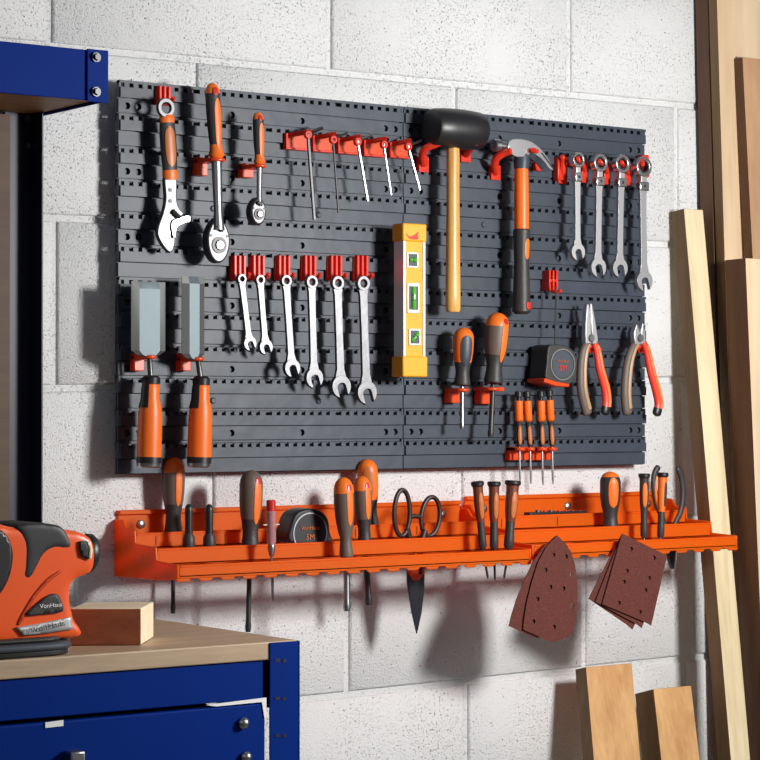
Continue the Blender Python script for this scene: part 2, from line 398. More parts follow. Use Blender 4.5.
# ============================================================ PEGBOARD PANELS
PX0, PX1, PZ1, PZ0 = .051, 1.009, 1.577, 1.041
PF = .033                                     # front face stands this far off the wall
ROW = (PZ1-PZ0)/12; PW = (PX1-PX0)/2
def pegboard(x0, ztop, corner, label, nb):
    t = thing('pegboard_panel', (x0+PW/2, 0, ztop-6*ROW), label, 'pegboard', 'slate pegboard panels')
    x1 = x0+PW-.0012; x0 = x0+.0006; mb = MB(); yb = -(PF-.009)
    for r in range(6):
        zt = ztop-r*ROW; zb = zt-ROW
        mb.box(x0+.011, x1, yb, yb+.004, zb, zt, 1)                        # back skin
        mb.box(x0, x0+.011, yb, yb+.004, zb, zt-.010, 1)
        if nb == 'left' : pass
        # notched slat
        g0 = zt-.0035; s1 = zt-.0095; s0 = zt-.0235
        if r == 0: mb.box(x0, x1, -PF, yb, zt-.0038, zt)
        else: mb.box(x0, x1, -(PF-.006), yb, zt-.003, zt)
        mb.prism([(x0+.001, -PF-.001, s0), (x0+.001, -PF-.001, s1), (x0+.001, yb, s1-.001), (x0+.001, yb, s0+.001)], (x1-x0-.002, 0, 0))
        n = 4; gw = (x1-x0)/n
        for k in range(n):
            a = x0+k*gw+.003; b = x0+(k+1)*gw-.003
            p = (b-a)/8.0
            for j in range(8):
                c = a+p*(j+.5)
                mb.box(c-p*.27, c+p*.27, -PF-.0015, -PF+.0035, s1-.001, g0-.0005)
        mb.box(x0, x0+.003, -PF+.002, yb, s0, zt); mb.box(x1-.003, x1, -PF+.002, yb, s0, zt)
        # lower band, set back, with round holes on every other row
        z1 = s0-.0012; z0 = zb+.001; yf = -(PF-.0035)
        holes = []
        if r % 2 == 0: holes = [x0+.0135, x0+.031, x0+.181, x0+.299, x1-.031, x1-.0135]
        cuts = [x0]
        zc = (z0+z1)/2; hw = .0085
        for h in holes: cuts += [h-hw, h+hw]
        cuts.append(x1)
        for i in range(0, len(cuts), 2):
            if cuts[i+1] > cuts[i]: mb.box(cuts[i], cuts[i+1], yf, yf+.003, z0, z1)
        for h in holes:
            N = 24; inn = []; out = []; inb = []
            for k in range(N):
                a = 2*math.pi*k/N+math.pi/4; cx_, cz_ = math.cos(a), math.sin(a); q = max(abs(cx_), abs(cz_))
                inn.append(mb.bm.verts.new((h+.0047*cx_, yf, zc+.0047*cz_))); inb.append(mb.bm.verts.new((h+.0047*cx_, yf+.006, zc+.0047*cz_)))
                out.append(mb.bm.verts.new((h+hw*cx_/q, yf, zc+(z1-z0)/2*cz_/q)))
            for k in range(N):
                l = (k+1) % N
                mb.bm.faces.new([inn[k], inn[l], out[l], out[k]]); mb.bm.faces.new([inn[k], inb[k], inb[l], inn[l]]).material_index = 2
            mb.bm.faces.new(inb).material_index = 2  # hole walls and bottoms black, their shade put into the colour
    mb.build('board_face', [m_panel, m_panelback, m_black], t, smooth=30)
    k = MB()
    for sx in (x0+.02, x1-.02):
        k.box(sx-.009, sx+.009, yb+.004, 0, ztop-6*ROW+.02, ztop-.02)
    k.build('mounting_batten', m_panelback, t)
    for hx in (x0+.15, x1-.15):
        sc = MB()
        hz = ztop-ROW*3.75
        c = Vector((hx, -(PF-.0035), hz))
        sc.lathe(c+Vector((0, .002, 0)), c+Vector((0, -.0025, 0)), [(0, .0045), (.7, .0045), (1, .003)], 14)
        sc.build('screw', m_panelback, t)
    return t
pegboard(PX0, PZ1, 0, 'slate grey slatted pegboard panel, upper left, behind the two ratchets', 'left')
pegboard(PX0+PW, PZ1, 1, 'slate grey slatted pegboard panel, upper right, behind the mallet and claw hammer', 'right')
pegboard(PX0, PZ1-6*ROW, 2, 'slate grey slatted pegboard panel, lower left, behind the two wood chisels', 'left')
pegboard(PX0+PW, PZ1-6*ROW, 3, 'slate grey slatted pegboard panel, lower right, behind the pliers', 'right')
PS = PF+.0015                                 # hooks start here

# ============================================================ HOOKS
def prong_hook(px, py, w_px, h_px, reach, label, m=None, up=6):
    """ridged back plate with a peg that sticks out and turns up"""
    m = m or m_red
    c = P(px, py, PS+.004); s = M(c); w_ = w_px*s/.82; h = h_px*s
    mb = MB()
    x0, x1 = c.x-w_/2, c.x+w_/2; z0, z1 = c.z-h/2, c.z+h/2
    mb.box(x0, x1, -PS-.003, -PF+.002, z0, z1)
    for k in range(3):
        xx = x0+(x1-x0)*(k+.5)/3
        mb.box(xx-w_*.085, xx+w_*.085, -PS-.009, -PS-.002, z0+h*.02, z1+h*.04)
    o = mb
    zc = z0+.003
    o.tube([(c.x, -PS, zc+.003), (c.x, -PS-reach*.7, zc-.001), (c.x, -PS-reach, zc+.002), (c.x, -PS-reach-.003, zc+up*.001)], .0032, 10)
    return tag(o.build('tool_hook', m, bevel=.0007), label, 'hook', 'red plastic tool hooks')
def ring_holder(bx0, by0, bx1, by1, axis, r_px, axoff, label, two=None):
    """orange bracket: square block on the board and a collar round the tool shank"""
    a = P(bx0, by0, PS+.010); b = P(bx1, by1, PS+.010); mb = MB()
    mb.box(a.x, b.x, -PS-.010, -PF+.002, b.z, a.z)
    for ax in ([axis] if two is None else [axis, two]):
        q = P(ax[0], ax[1], axoff); r = M(q, r_px)
        n = 24; yy = -axoff
        pts = [(q.x+r*math.cos(t*2*math.pi/n), yy+r*math.sin(t*2*math.pi/n), q.z) for t in range(n)]
        mb.tube(pts, .0028, 8, closed=True, flat=1.0)
        mb.obox((min(a.x, q.x-r), -axoff+r*.3, q.z-.003), (max(b.x, q.x+r*.4)-min(a.x, q.x-r), 0, 0), (0, axoff-PS-r*.3, 0), (0, 0, .006))
    return tag(mb.build('tool_holder', m_oranger, bevel=.001), label, 'holder', 'orange plastic tool holders')
def claw_hook(pts, off0, off1, label, wpx=6):
    """curved red arm reaching out from the board"""
    n = len(pts); W = [P(x, y, off0+(off1-off0)*i/(n-1)) for i, (x, y) in enumerate(pts)]
    # smooth
    S = []
    for i in range(len(W)-1):
        for k in range(4): S.append(W[i].lerp(W[i+1], k/4))
    S.append(W[-1])
    for _ in range(3): S = [S[0]]+[(S[i-1]+S[i]*2+S[i+1])/4 for i in range(1, len(S)-1)]+[S[-1]]
    r = M(W[0], wpx/2); mb = MB().tube(S, r, 10, radii=[r*(1.15-.35*i/(len(S)-1)) for i in range(len(S))])
    c = W[0]
    mb.box(c.x-.009, c.x+.009, -PS-.004, -PF+.002, c.z-.012, c.z+.010)
    return mb

# ============================================================ SCREWDRIVERS
PROF_BIG = [(0, .0), (.006, .25), (.025, .52), (.06, .76), (.11, .92), (.17, 1), (.30, 1), (.42, .97), (.55, .88), (.66, .74), (.74, .66), (.82, .68), (.90, .76), (.955, .80), (.98, .78), (1, .55)]
PROF_SLIM = [(0, .86), (.012, 1), (.05, 1), (.075, .80), (.14, .76), (.30, .80), (.45, .74), (.60, .58), (.72, .56), (.85, .62), (.96, .62), (1, .4)]
PHC = -.62
def screwdriver(pt, pn, ptip, w_px, sh_px, off, label, cap=m_orange, body=m_taupe, low=m_dark, inlay=m_orange, inl=(.16, .62, .55, .42),
                prof=PROF_BIG, capt=.2, shaft_m=None, tip='flat', hole=False, cat='screwdriver', group=None, offtip=None, name='screwdriver', neck=None):
    A, B, T = P(*pt, off), P(*pn, off), P(*ptip, offtip or off)
    r = M(A.lerp(B, .4), w_px/2); pr = [(t, q*r) for t, q in prof]
    root = thing(name, T, label, cat, group)
    def seg(t0, t1):
        def rad(t):
            for (a0, r0), (a1, r1) in zip(pr, pr[1:]):
                if a0 <= t <= a1: return r0+(r1-r0)*(t-a0)/max(a1-a0, 1e-9)
        return [(t0, rad(t0))]+[(t, q) for t, q in pr if t0 < t < t1]+[(t1, rad(t1))]
    ts = [0, capt, .58, 1]
    MB().lathe(A, B, seg(0, capt), 24).build('handle_cap', cap, root)
    MB().lathe(A, B, seg(capt, .60), 24).build('grip', body, root)
    MB().lathe(A, B, seg(.60, 1), 24).build('lower_grip', low, root)
    if inlay:
        i0, i1, so, ha = inl
        MB().patch(A, B, pr, i0, i1, PHC+math.asin(so), ha).build('grip_inlay', inlay, root)
    if hole:
        q = A.lerp(B, .14); v = Vector((math.sin(.0), -1, 0))
        MB().patch(A, B, pr, .09, .17, PHC+math.asin(inl[2]), .22, dr=.0012).build('hanging_hole', m_redcap, root)
    rs = M(B, sh_px/2); mb = MB(); L = (T-B).length
    if tip == 'flat':
        mb.lathe(B-(T-B).normalized()*.004, T, [(0, rs), (.86, rs), (.93, rs*1.25), (1, rs*1.0)], 12)
    else:
        mb.lathe(B-(T-B).normalized()*.004, T, [(0, rs), (.9, rs), (.96, rs*.8), (1, rs*.25)], 12)
    mb.build('shaft', shaft_m or m_steel, root)
    return root

# hanging on the board
screwdriver((463.8, 327.5), (462, 386), (462, 429), 21, 4.2, .068, 'stubby orange screwdriver with grey side grip hanging below the mallet handle', cap=m_orange, body=m_orange, low=m_dark,
            inlay=m_panel, inl=(.14, .66, .35, .60), shaft_m=m_chrome)
screwdriver((498, 312.5), (493, 384), (490.5, 437), 24, 5.2, .070, 'thick orange-domed screwdriver with taupe grip hanging below the claw hammer', body=m_taupe, low=m_dark, inlay=m_orange,
            inl=(.10, .70, .72, .34), shaft_m=m_darksteel, hole=True)
ring_holder(449, 388, 460, 403, (462, 390), 5.2, .068, 'orange holder around the shank of the stubby orange screwdriver')
ring_holder(479.5, 387, 495, 404, (492, 389), 6, .070, 'orange holder around the dark shank of the thick domed screwdriver')
prec = [((518.5, 391), (519.5, 447), (520, 482)), ((526.5, 391), (530, 447), (531, 484)), ((540.5, 391), (542, 447), (543, 485)), ((549, 390), (552, 447), (553, 484))]
PROF_PREC = [(0, .5), (.01, .95), (.10, .95), (.12, .6), (.17, .6), (.18, 1), (.52, 1), (.55, .85), (.66, .62), (.85, .7), (.95, .66), (1, .3)]
for i, (a, b, c) in enumerate(prec):
    lab = ['precision screwdriver with orange barrel, leftmost of the four at the bottom of the board', 'precision screwdriver with orange barrel, second from left of four at the board bottom',
           'precision screwdriver with orange barrel, third from left of four at the board bottom', 'precision screwdriver with orange barrel, rightmost of the four at the bottom of the board'][i]
    A, B, T = P(*a, .06), P(*b, .06), P(*c, .06); r = M(A, 4.1); pr = [(t, q*r) for t, q in PROF_PREC]
    root = thing('precision_screwdriver', T, lab, 'screwdriver', 'precision screwdrivers at the bottom of the board')
    def sg(t0, t1): return [(t, q) for t, q in pr if t0 <= t <= t1]
    MB().lathe(A, B, sg(0, .17), 16).build('swivel_cap', m_black, root)
    MB().lathe(A, B, sg(.17, .55), 16).build('barrel', m_orange2, root)
    MB().lathe(A, B, sg(.52, 1), 16).build('lower_grip', m_dark, root)
    MB().patch(A, B, pr, .62, .96, PHC+.3, .7).build('grip_inlay', m_amber, root)
    MB().lathe(B, T, [(0, M(B, 1.3)), (.85, M(B, 1.2)), (1, M(B, .5))], 10).build('shaft', m_steel, root)
ring_holder(510, 448, 529, 460, (520, 449), 3.6, .06, 'orange double holder carrying the left pair of precision screwdrivers', two=(530, 449))
ring_holder(532.5, 448, 551, 460, (542, 449), 3.6, .06, 'orange double holder carrying the right pair of precision screwdrivers', two=(552, 449))

# ============================================================ ADJUSTABLE WRENCH
def adjustable():
    o = .062; root = thing('adjustable_wrench', P(170, 251, o), 'chrome adjustable wrench with grey and orange handle at the top left of the board', 'wrench')
    T = -.0075
    MB().prism(PP(curve([(165, 176), (176.3, 176), (177, 198), (179, 207), (184, 214), (178, 219), (175.5, 226), (175.5, 240), (173.6, 249.5), (169.5, 252.5), (163, 246), (157.5, 235), (158.5, 225), (163, 212), (165.5, 198)], 5), o), (0, -T, 0)).build('wrench_body', m_bright, root, bevel=.0022, ang=30)
    MB().prism(PP(curve([(172, 222), (180, 217.5), (189, 215.5), (190.5, 221), (182, 224), (177, 228), (175, 238), (172.5, 234)], 4), o+.004), (0, .012, 0)).build('movable_jaw', m_chrome, root, bevel=.0015)
    MB().prism(PP(curve([(161, 226), (166, 220), (171, 222), (170, 236), (170.5, 246), (165, 242), (160.5, 234)], 4), o+T*-.0+.0008), (0, .001, 0)).build('jaw_face', m_steel, root, bevel=.0004)
    MB().lathe(P(172, 211, o+.001), P(179, 218, o+.001), [(k/8, .0034+(.0009 if k % 2 else 0)) for k in range(9)], 14).build('adjusting_screw', m_darksteel, root)
    for y in (190, 201):
        q = P(170.4, y, o+.0006); MB().lathe(q, q+Vector((0, -.0005, 0)), [(0, .0026), (1, .0026)], 12).build('shank_hole', m_black, root)
    A, B = P(166.5, 115, o-.003), P(170.5, 180, o-.003)
    pr = [(0, .0092), (.05, .0108), (.12, .0108), (.3, .0118), (.6, .0118), (.85, .0106), (.93, .0112), (1, .0098)]
    pr = [(t, r*1.05) for t, r in pr]
    MB().lathe(A, B, pr[1:-2], 18, ysc=.62).build('grip', m_dark, root)
    MB().lathe(A, B, pr[:3], 18, ysc=.68).build('upper_collar', m_orange, root)
    MB().lathe(A, B, pr[-3:], 18, ysc=.68).build('lower_collar', m_orange, root)
    MB().patch(A, B, pr, .18, .80, -.05, .62, ysc=.64, dr=.0009).build('grip_inlay', m_amber, root)
    c = P(165.5, 108, o)
    MB().annulus(c, .0135, .0072, -o-.003, -o+.003).build('hanging_ring', m_bright, root, bevel=.001)
adjustable()
prong_hook(163.5, 96, 13, 18, .030, 'red three-ridged hook holding the adjustable wrench by its ring', up=4)

# ============================================================ RATCHETS
def ratchet(top, bot, w_px, sh, headc, hr, label, neck_px, cat='ratchet'):
    o = .072; A, B = P(*top, o), P(*bot, o); H = P(*headc, o+.004)
    root = thing('ratchet_wrench', P(headc[0], headc[1]+hr[1], o), label, cat, 'orange and charcoal ratchets')
    r = M(A, w_px/2); pr = [(0, .25*r), (.02, .62*r), (.07, .9*r), (.14, r), (.35, 1.02*r), (.6, .97*r), (.82, .82*r), (.90, .88*r), (.96, 1.08*r), (1, .8*r)]
    MB().lathe(A, B, pr[:9], 22, ysc=.85).build('grip', m_dark, root)
    MB().lathe(A-(B-A)*.012, B, pr[:4], 22, ysc=.88).build('handle_cap', m_orange, root)
    MB().lathe(A, B, pr[-4:], 22, ysc=.9).build('lower_collar', m_orange, root)
    MB().patch(A, B, pr, .05, .16, PHC+.55, .35, ysc=.9, dr=.0012).build('hanging_hole', m_redcap, root)
    MB().patch(A, B, pr, .2, .92, PHC+.75, .5, ysc=.85, dr=.0008).build('grip_inlay', m_orange, root)
    rs = M(A, neck_px/2); N = H.lerp(B, .25)
    MB().lathe(B, H.lerp(B, .12), [(0, rs), (.3, rs*.92), (.75, rs*.8), (1, rs*1.1)], 18, ysc=.8).build('shaft', m_chrome, root)
    k = M(H)
    n = 36; pts = []
    for i in range(n):
        a = 2*math.pi*i/n; z = math.sin(a)
        wd = hr[0]*(1 if z < 0 else (1-.30*z*z))
        pts.append(H+Vector((math.cos(a)*wd*k/.82, 0, z*hr[1]*k)))
    MB().prism(pts, (0, .016, 0)).build('ratchet_head', m_bright, root, bevel=.0028, ang=30, seg=3)
    q = H+Vector((0, -.0012, -hr[1]*k*.22)); rr = hr[0]*k*.62
    MB().annulus(q, rr*1.22, rr*.74, q.y-.0004, q.y+.004).build('drive_ring', m_darksteel, root)
    MB().lathe(q+Vector((0, .002, 0)), q+Vector((0, -.0028, 0)), [(0, rr*.72), (.8, rr*.72), (1, rr*.6)], 20).build('drive_button', m_chrome, root)
    MB().lathe(H+Vector((-rr*.6, -.003, hr[1]*k*.62)), H+Vector((rr*.5, -.003, hr[1]*k*.40)), [(0, .3*rr), (.3, .42*rr), (1, .25*rr)], 12, ysc=.7).build('direction_lever', m_darksteel, root)
    for sx in (-1, 1):
        c = H+Vector((sx*hr[0]*k*.85, -.0003, hr[1]*k*.18))
        MB().lathe(c, c+Vector((0, -.0006, 0)), [(0, .12*rr+.0006), (1, .12*rr+.0006)], 10).build('screw', m_darksteel, root)
ratchet((212, 84), (216.5, 158), 15.5, 0, (219, 240), (11, 23), 'large chrome ratchet with charcoal and orange grip beside the adjustable wrench', 11.5)
ratchet((258, 113), (259.5, 164), 11.5, 0, (259, 211), (7.5, 14), 'small chrome ratchet with charcoal and orange grip right of the larger one', 6.5)
ring_holder(197.5, 157, 208, 176, (216, 160), 7.4, .072, 'orange holder around the shaft of the large ratchet')
ring_holder(242.5, 163, 254, 178, (259.5, 166), 5, .072, 'orange holder around the shaft of the small ratchet')

# ============================================================ HEX KEYS AND THEIR RACK
keys = [((307.8, 134), (314.4, 220), 3.8, m_bright, 'longest hex key, bright steel, leftmost in the row of red clips'),
        ((333, 139), (338.6, 213), 2.6, m_darksteel, 'dark hex key, second from the left in the row of red clips'),
        ((357.5, 141), (367.7, 201), 3.0, m_chrome, 'tilted bright hex key in the middle of the row of red clips'),
        ((383.7, 144), (391.3, 195), 2.0, m_steel, 'thin hex key, fourth from the left in the row of red clips'),
        ((408, 146), (420, 190), 2.6, m_steel, 'shortest hex key, next to the mallet head')]
blocks = [(286, 133, 308, 150), (313, 135.5, 332, 152), (338, 138, 357.5, 154), (364, 140, 383, 156.5), (390, 142, 408, 158)]
hl = ['red clip holding the longest hex key', 'red clip holding the dark second hex key', 'red clip holding the tilted middle hex key', 'red clip holding the thin fourth hex key', 'red clip nearest the mallet head, holding the shortest hex key']
for (a, b, wpx, mm, lab), (x0, y0, x1, y1), l2 in zip(keys, blocks, hl):
    o = .066; A, B = P(*a, o), P(*b, o); r = M(A, wpx/2); S = P(a[0]+14, a[1]-6, .052)
    pts = [S, A+Vector((.010, .003, .004)), A+Vector((.004, .001, .0025)), A+Vector((.0008, 0, 0)), A.lerp(B, .1), A.lerp(B, .5), B]
    tag(MB().tube(pts, r, 6).build('hex_key', mm, smooth=20), lab, 'hex key', 'hex keys in the red clips')
    p, q = P(x0, y0, PS+.003), P(x1, y1, PS+.003)
    root = thing('hex_key_clip', Vector(((p.x+q.x)/2, -PS, q.z)), l2, 'hook', 'red hex key clips')
    MB().box(p.x, q.x, -PS-.003, -PF+.002, q.z, p.z).build('back_plate', m_oranger, root, bevel=.0008)
    mb = MB(); e = .0016
    mb.box(p.x-e, q.x+e, -PS-.006, -PF+.002, q.z-e, q.z+e); mb.box(p.x-e, p.x+e, -PS-.006, -PF+.002, q.z, p.z)
    mb.obox((p.x, -PS-.002, p.z-.007), (A.x+.004-p.x, -(o-PS)-.001, .004), (0, 0, .007), (0, .005, 0))
    mb.annulus(A+Vector((0, 0, -.001)), .0058, .0022, -o-.003, -o+.003, seg=18)
    mb.build('clip_arm', m_red, root, bevel=.0006)

# ============================================================ COMBINATION SPANNERS
def spanner_mesh(mb, C, J, off, rr, ri, jr, wsh, mouth=-.26, ring=True, th=.006):
    d = (J-C); L = d.length; dn = d.normalized(); sd = Vector((dn.z, 0, -dn.x))      # sd = sideways
    if sd.x < 0: sd = -sd
    if ring: mb.annulus(C, rr, ri, -off-th*.62, -off+th*.62)
    n = 8; a0 = C+dn*rr*.85; a1 = J-dn*jr*.8; W = wsh/2
    prof = [(0, 1.25), (.06, 1), (.5, .92), (.9, 1.0), (1, 1.5)]
    top = [a0.lerp(a1, t)+sd*W*k for t, k in prof]; bot = [a0.lerp(a1, t)-sd*W*k for t, k in prof][::-1]
    sh = [Vector((p.x, -off-th*.42, p.z)) for p in top+bot]
    mb.prism(sh, (0, th*.84, 0))
    # jaw
    pts = []; ax = dn.copy()
    c_, s_ = math.cos(mouth), math.sin(mouth)
    ax = Vector((dn.x*c_-dn.z*s_, 0, dn.x*s_+dn.z*c_)); sx = Vector((ax.z, 0, -ax.x))
    op = .52        # half mouth angle
    N = 22
    for k in range(N+1):
        a = op+(2*math.pi-2*op)*k/N
        pts.append(J+(ax*math.cos(a)+sx*math.sin(a))*jr*(1.0 if abs(math.cos(a)) > .3 else 1.0))
    hw = jr*.47; dp = jr*.15
    tipa = J+ax*jr*1.02-sx*hw*1.05; tipb = J+ax*jr*1.02+sx*hw*1.05
    inner = [J+ax*jr*.98-sx*hw, J+ax*dp*.2-sx*hw]+[J-ax*jr*.33*math.sin(q)-sx*hw*math.cos(q) for q in (.6, 1.2, 1.57, 1.94, 2.54)]+[J+ax*dp*.2+sx*hw, J+ax*jr*.98+sx*hw]
    poly = [Vector((p.x, -off-th*.62, p.z)) for p in pts+inner]
    mb.prism(poly, (0, th*1.24, 0))
sp_ = [((241, 279), (249, 343.5), 4.6, 7.2, 5.4, 'shortest combination spanner, leftmost of the six hanging on red hooks'),
       ((259.5, 280), (265, 347), 4.8, 7.6, 5.6, 'second shortest combination spanner, second from the left of the six'),
       ((285.5, 281), (291.3, 368), 5.6, 9, 6.4, 'combination spanner third from the left of the six on red hooks'),
       ((311, 282), (313.5, 378), 6.2, 10, 6.8, 'combination spanner fourth from the left of the six on red hooks'),
       ((337, 283), (340.3, 386.5), 6.6, 11.2, 7.6, 'combination spanner fifth from the left, with a wide open jaw'),
       ((362.5, 283.5), (366, 392.5), 7.0, 11.6, 7.8, 'longest combination spanner, rightmost of the six, next to the yellow level')]
for i, (c, j, rr, jr, ws, lab) in enumerate(sp_):
    o = .062; C, J = P(*c, o), P(*j, o); s = M(C); mb = MB()
    spanner_mesh(mb, C, J, o, rr*s*1.05, rr*s*.62, jr*s, ws*s/.88, mouth=.26)
    tag(mb.build('combination_spanner', m_spanner, bevel=.0011, ang=30), lab, 'spanner', 'combination spanners')
    prong_hook([238.5, 257.5, 283, 309, 335, 361][i], 268.5, 13.5, 24, .030, 'red three-ridged hook carrying the '+['shortest', 'second shortest', 'third', 'fourth', 'fifth', 'longest'][i]+' of the six combination spanners', up=6)

# ratcheting spanners
rs_ = [((576.8, 160), (577, 252), 6.3, 8.6, 6.0, 'flex-head ratcheting spanner, shortest and leftmost of the four near the right edge'),
       ((598.8, 163), (597.3, 267.5), 7.4, 9.6, 6.6, 'flex-head ratcheting spanner, second from the left of the four near the right edge'),
       ((620.8, 164), (619, 268), 7.6, 9.6, 6.6, 'flex-head ratcheting spanner, third from the left of the four near the right edge'),
       ((642, 167), (643.5, 281), 8.2, 10.2, 7.2, 'flex-head ratcheting spanner, longest, hanging at the very right edge of the board')]
for i, (c, j, rr, jr, ws, lab) in enumerate(rs_):
    o = .066; C, J = P(*c, o), P(*j, o); s = M(C)
    root = thing('ratcheting_spanner', J, lab, 'spanner', 'flex-head ratcheting spanners')
    mb = MB(); R2 = rr*s*1.24
    mb.annulus(C, R2, R2*.60, -o-.006, -o+.006, seg=36)
    mb.build('ratchet_ring', m_polish, root, bevel=.0014)
    MB().annulus(C, R2*.64, R2*.50, -o-.0052, -o+.005, seg=24).build('toothed_insert', m_darksteel, root)
    K = C+(J-C).normalized()*(R2+.0115); hw = R2*.62
    MB().box(K.x-hw*.62, K.x+hw*.62, -o-.0045, -o+.0045, K.z-.002, K.z+.016).build('hinge_tongue', m_shank, root, bevel=.001)
    MB().box(K.x-hw, K.x+hw, -o-.006, -o+.006, K.z-.0105, K.z+.004).build('hinge_block', m_polish, root, bevel=.0018)
    MB().lathe(K+Vector((0, -.0055, -.003)), K+Vector((0, -.0072, -.003)), [(0, .0024), (1, .0021)], 12).build('hinge_pin', m_darksteel, root)
    mb = MB(); C2 = K+(J-K).normalized()*.008
    spanner_mesh(mb, C2, J, o, .001, .0, jr*s, ws*s/.9, mouth=.26, ring=False)
    mb.build('shank', m_shank, root, bevel=.0011, ang=30)
    hx = [(585, 170), (607.5, 172), (628.5, 173), (646.5, 165)][i]
    mb = claw_hook([(hx[0]-1, hx[1]+4), (hx[0]-1, hx[1]-4), (hx[0]-6, hx[1]-8), (c[0]+1, c[1]-2)], PS+.004, .078, '', 5.5)
    c2 = P(hx[0], hx[1], PS+.01); mb.box(c2.x-.008, c2.x+.004, -PS-.012, -PF+.002, c2.z-.020, c2.z+.016)
    tag(mb.build('tool_hook', m_red, bevel=.001), 'red curved hook carrying the '+['shortest', 'second', 'third', 'longest'][i]+' flex-head ratcheting spanner', 'hook', 'red plastic tool hooks')
mb = claw_hook([(563, 176), (562, 168), (563, 160), (562, 156)], PS+.004, .05, '', 7); c2 = P(563, 168, PS+.008)
mb.box(c2.x-.011, c2.x+.009, -PS-.009, -PF+.002, c2.z-.019, c2.z+.017)
tag(mb.build('tool_hook', m_red, bevel=.0015), 'red curved hook between the claw hammer and the ratcheting spanners', 'hook', 'red plastic tool hooks')

# ============================================================ RUBBER MALLET
def mallet():
    o = .069; A, B = P(430.5, 127, o), P(480, 127.5, o); B.z = A.z
    root = thing('rubber_mallet', P(453, 312, o), 'black rubber mallet with honey-coloured wooden handle hanging head up', 'mallet')
    r = M(A, 20.5)
    MB().lathe(A, B, [(0, .70*r), (.012, .86*r), (.06, .93*r), (.3, .985*r), (.5, r), (.7, .985*r), (.94, .93*r), (.988, .86*r), (1, .7*r)], 36).build('mallet_head', m_black, root, smooth=50)
    T, E = P(453, 140, o), P(453, 312, o); h = M(T, 7.4)
    MB().lathe(T, E, [(0, h*.9), (.1, h*.95), (.3, h*.92), (.6, h*1.0), (.9, h*1.08), (.985, h*1.06), (1, h*.9)], 24, ysc=.85).build('handle', m_goldw, root)
mallet()
mb = claw_hook([(424, 164), (422, 155), (425, 148), (434, 145), (444, 141)], PS+.004, .080, '', 8)
tag(mb.build('tool_hook', m_red), 'red curved hook under the left end of the black mallet head', 'hook', 'red plastic tool hooks')
mb = claw_hook([(466, 154), (469, 151), (473, 146), (476, 143)], PS+.004, .085, '', 7)
tag(mb.build('tool_hook', m_red), 'red curved hook under the right end of the black mallet head', 'hook', 'red plastic tool hooks')

# ============================================================ CLAW HAMMER
def hammer():
    o = .066; root = thing('claw_hammer', P(521, 314, o), 'claw hammer with polished head and orange and charcoal handle hanging head up', 'hammer')
    a, b = P(493.5, 145, o), P(513, 147, o); r = M(a, 6.5)
    MB().lathe(a, b, [(0, .85*r), (.05, r), (.26, r), (.34, .72*r), (.6, .66*r), (1, .8*r)], 24).build('hammer_face', m_steel, root)
    pts = [(509, 142), (514, 139), (522, 139), (530, 141), (538, 146), (546, 155), (553.5, 168), (551, 170), (544, 161), (537, 155.5), (531, 153), (528, 156), (524, 157), (518, 157), (513, 155), (509, 151)]
    for q in (0,):
        MB().prism(PP(curve(pts, 4), o+.011), (0, .022, 0)).build('claw_head', m_polish, root, bevel=.0035, seg=3, ang=30)
    c0, c1 = PP([(541, 153), (553, 169)], o+.0113)
    MB().obox(c0, c1-c0, Vector((.0022, 0, .0012)), (0, .0015, 0)).build('claw_slot', m_black, root)
    T, N, E = P(521.3, 166, o), P(521.6, 229, o), P(521.5, 314, o); h = M(T, 7.4)
    MB().lathe(P(521.8, 152, o), P(521.5, 169, o), [(0, h*.95), (.5, h*1.12), (1, h*1.02)], 20).build('head_socket', m_panel, root)
    MB().lathe(T, N, [(0, h*.88), (.1, h*.95), (.5, h*1.0), (1, h*1.0)], 24).build('upper_handle', m_orange2, root)
    pr = [(0, h*.95), (.015, h*1.18), (.10, h*1.14), (.4, h*1.02), (.62, h*1.12), (.85, h*1.2), (.97, h*1.28), (1, h*.9)]
    MB().lathe(N, E, pr, 24).build('rubber_grip', m_dark, root)
    MB().patch(N, E, pr, .12, .36, PHC+.75, .36).build('grip_inlay', m_orange, root)
    MB().patch(N, E, pr, .86, .95, PHC+.85, .34, dr=.0012).build('hanging_hole', m_redp, root)
hammer()
mb = claw_hook([(496, 172), (494, 165), (496, 158), (504, 153), (511, 151)], PS+.004, .080, '', 8)
tag(mb.build('tool_hook', m_red), 'red curved hook under the striking face of the claw hammer', 'hook', 'red plastic tool hooks')
mb = claw_hook([(540, 163), (541, 157), (538, 152), (533, 150)], PS+.004, .085, '', 6)
tag(mb.build('tool_hook', m_red), 'red curved hook under the claw of the hammer', 'hook', 'red plastic tool hooks')

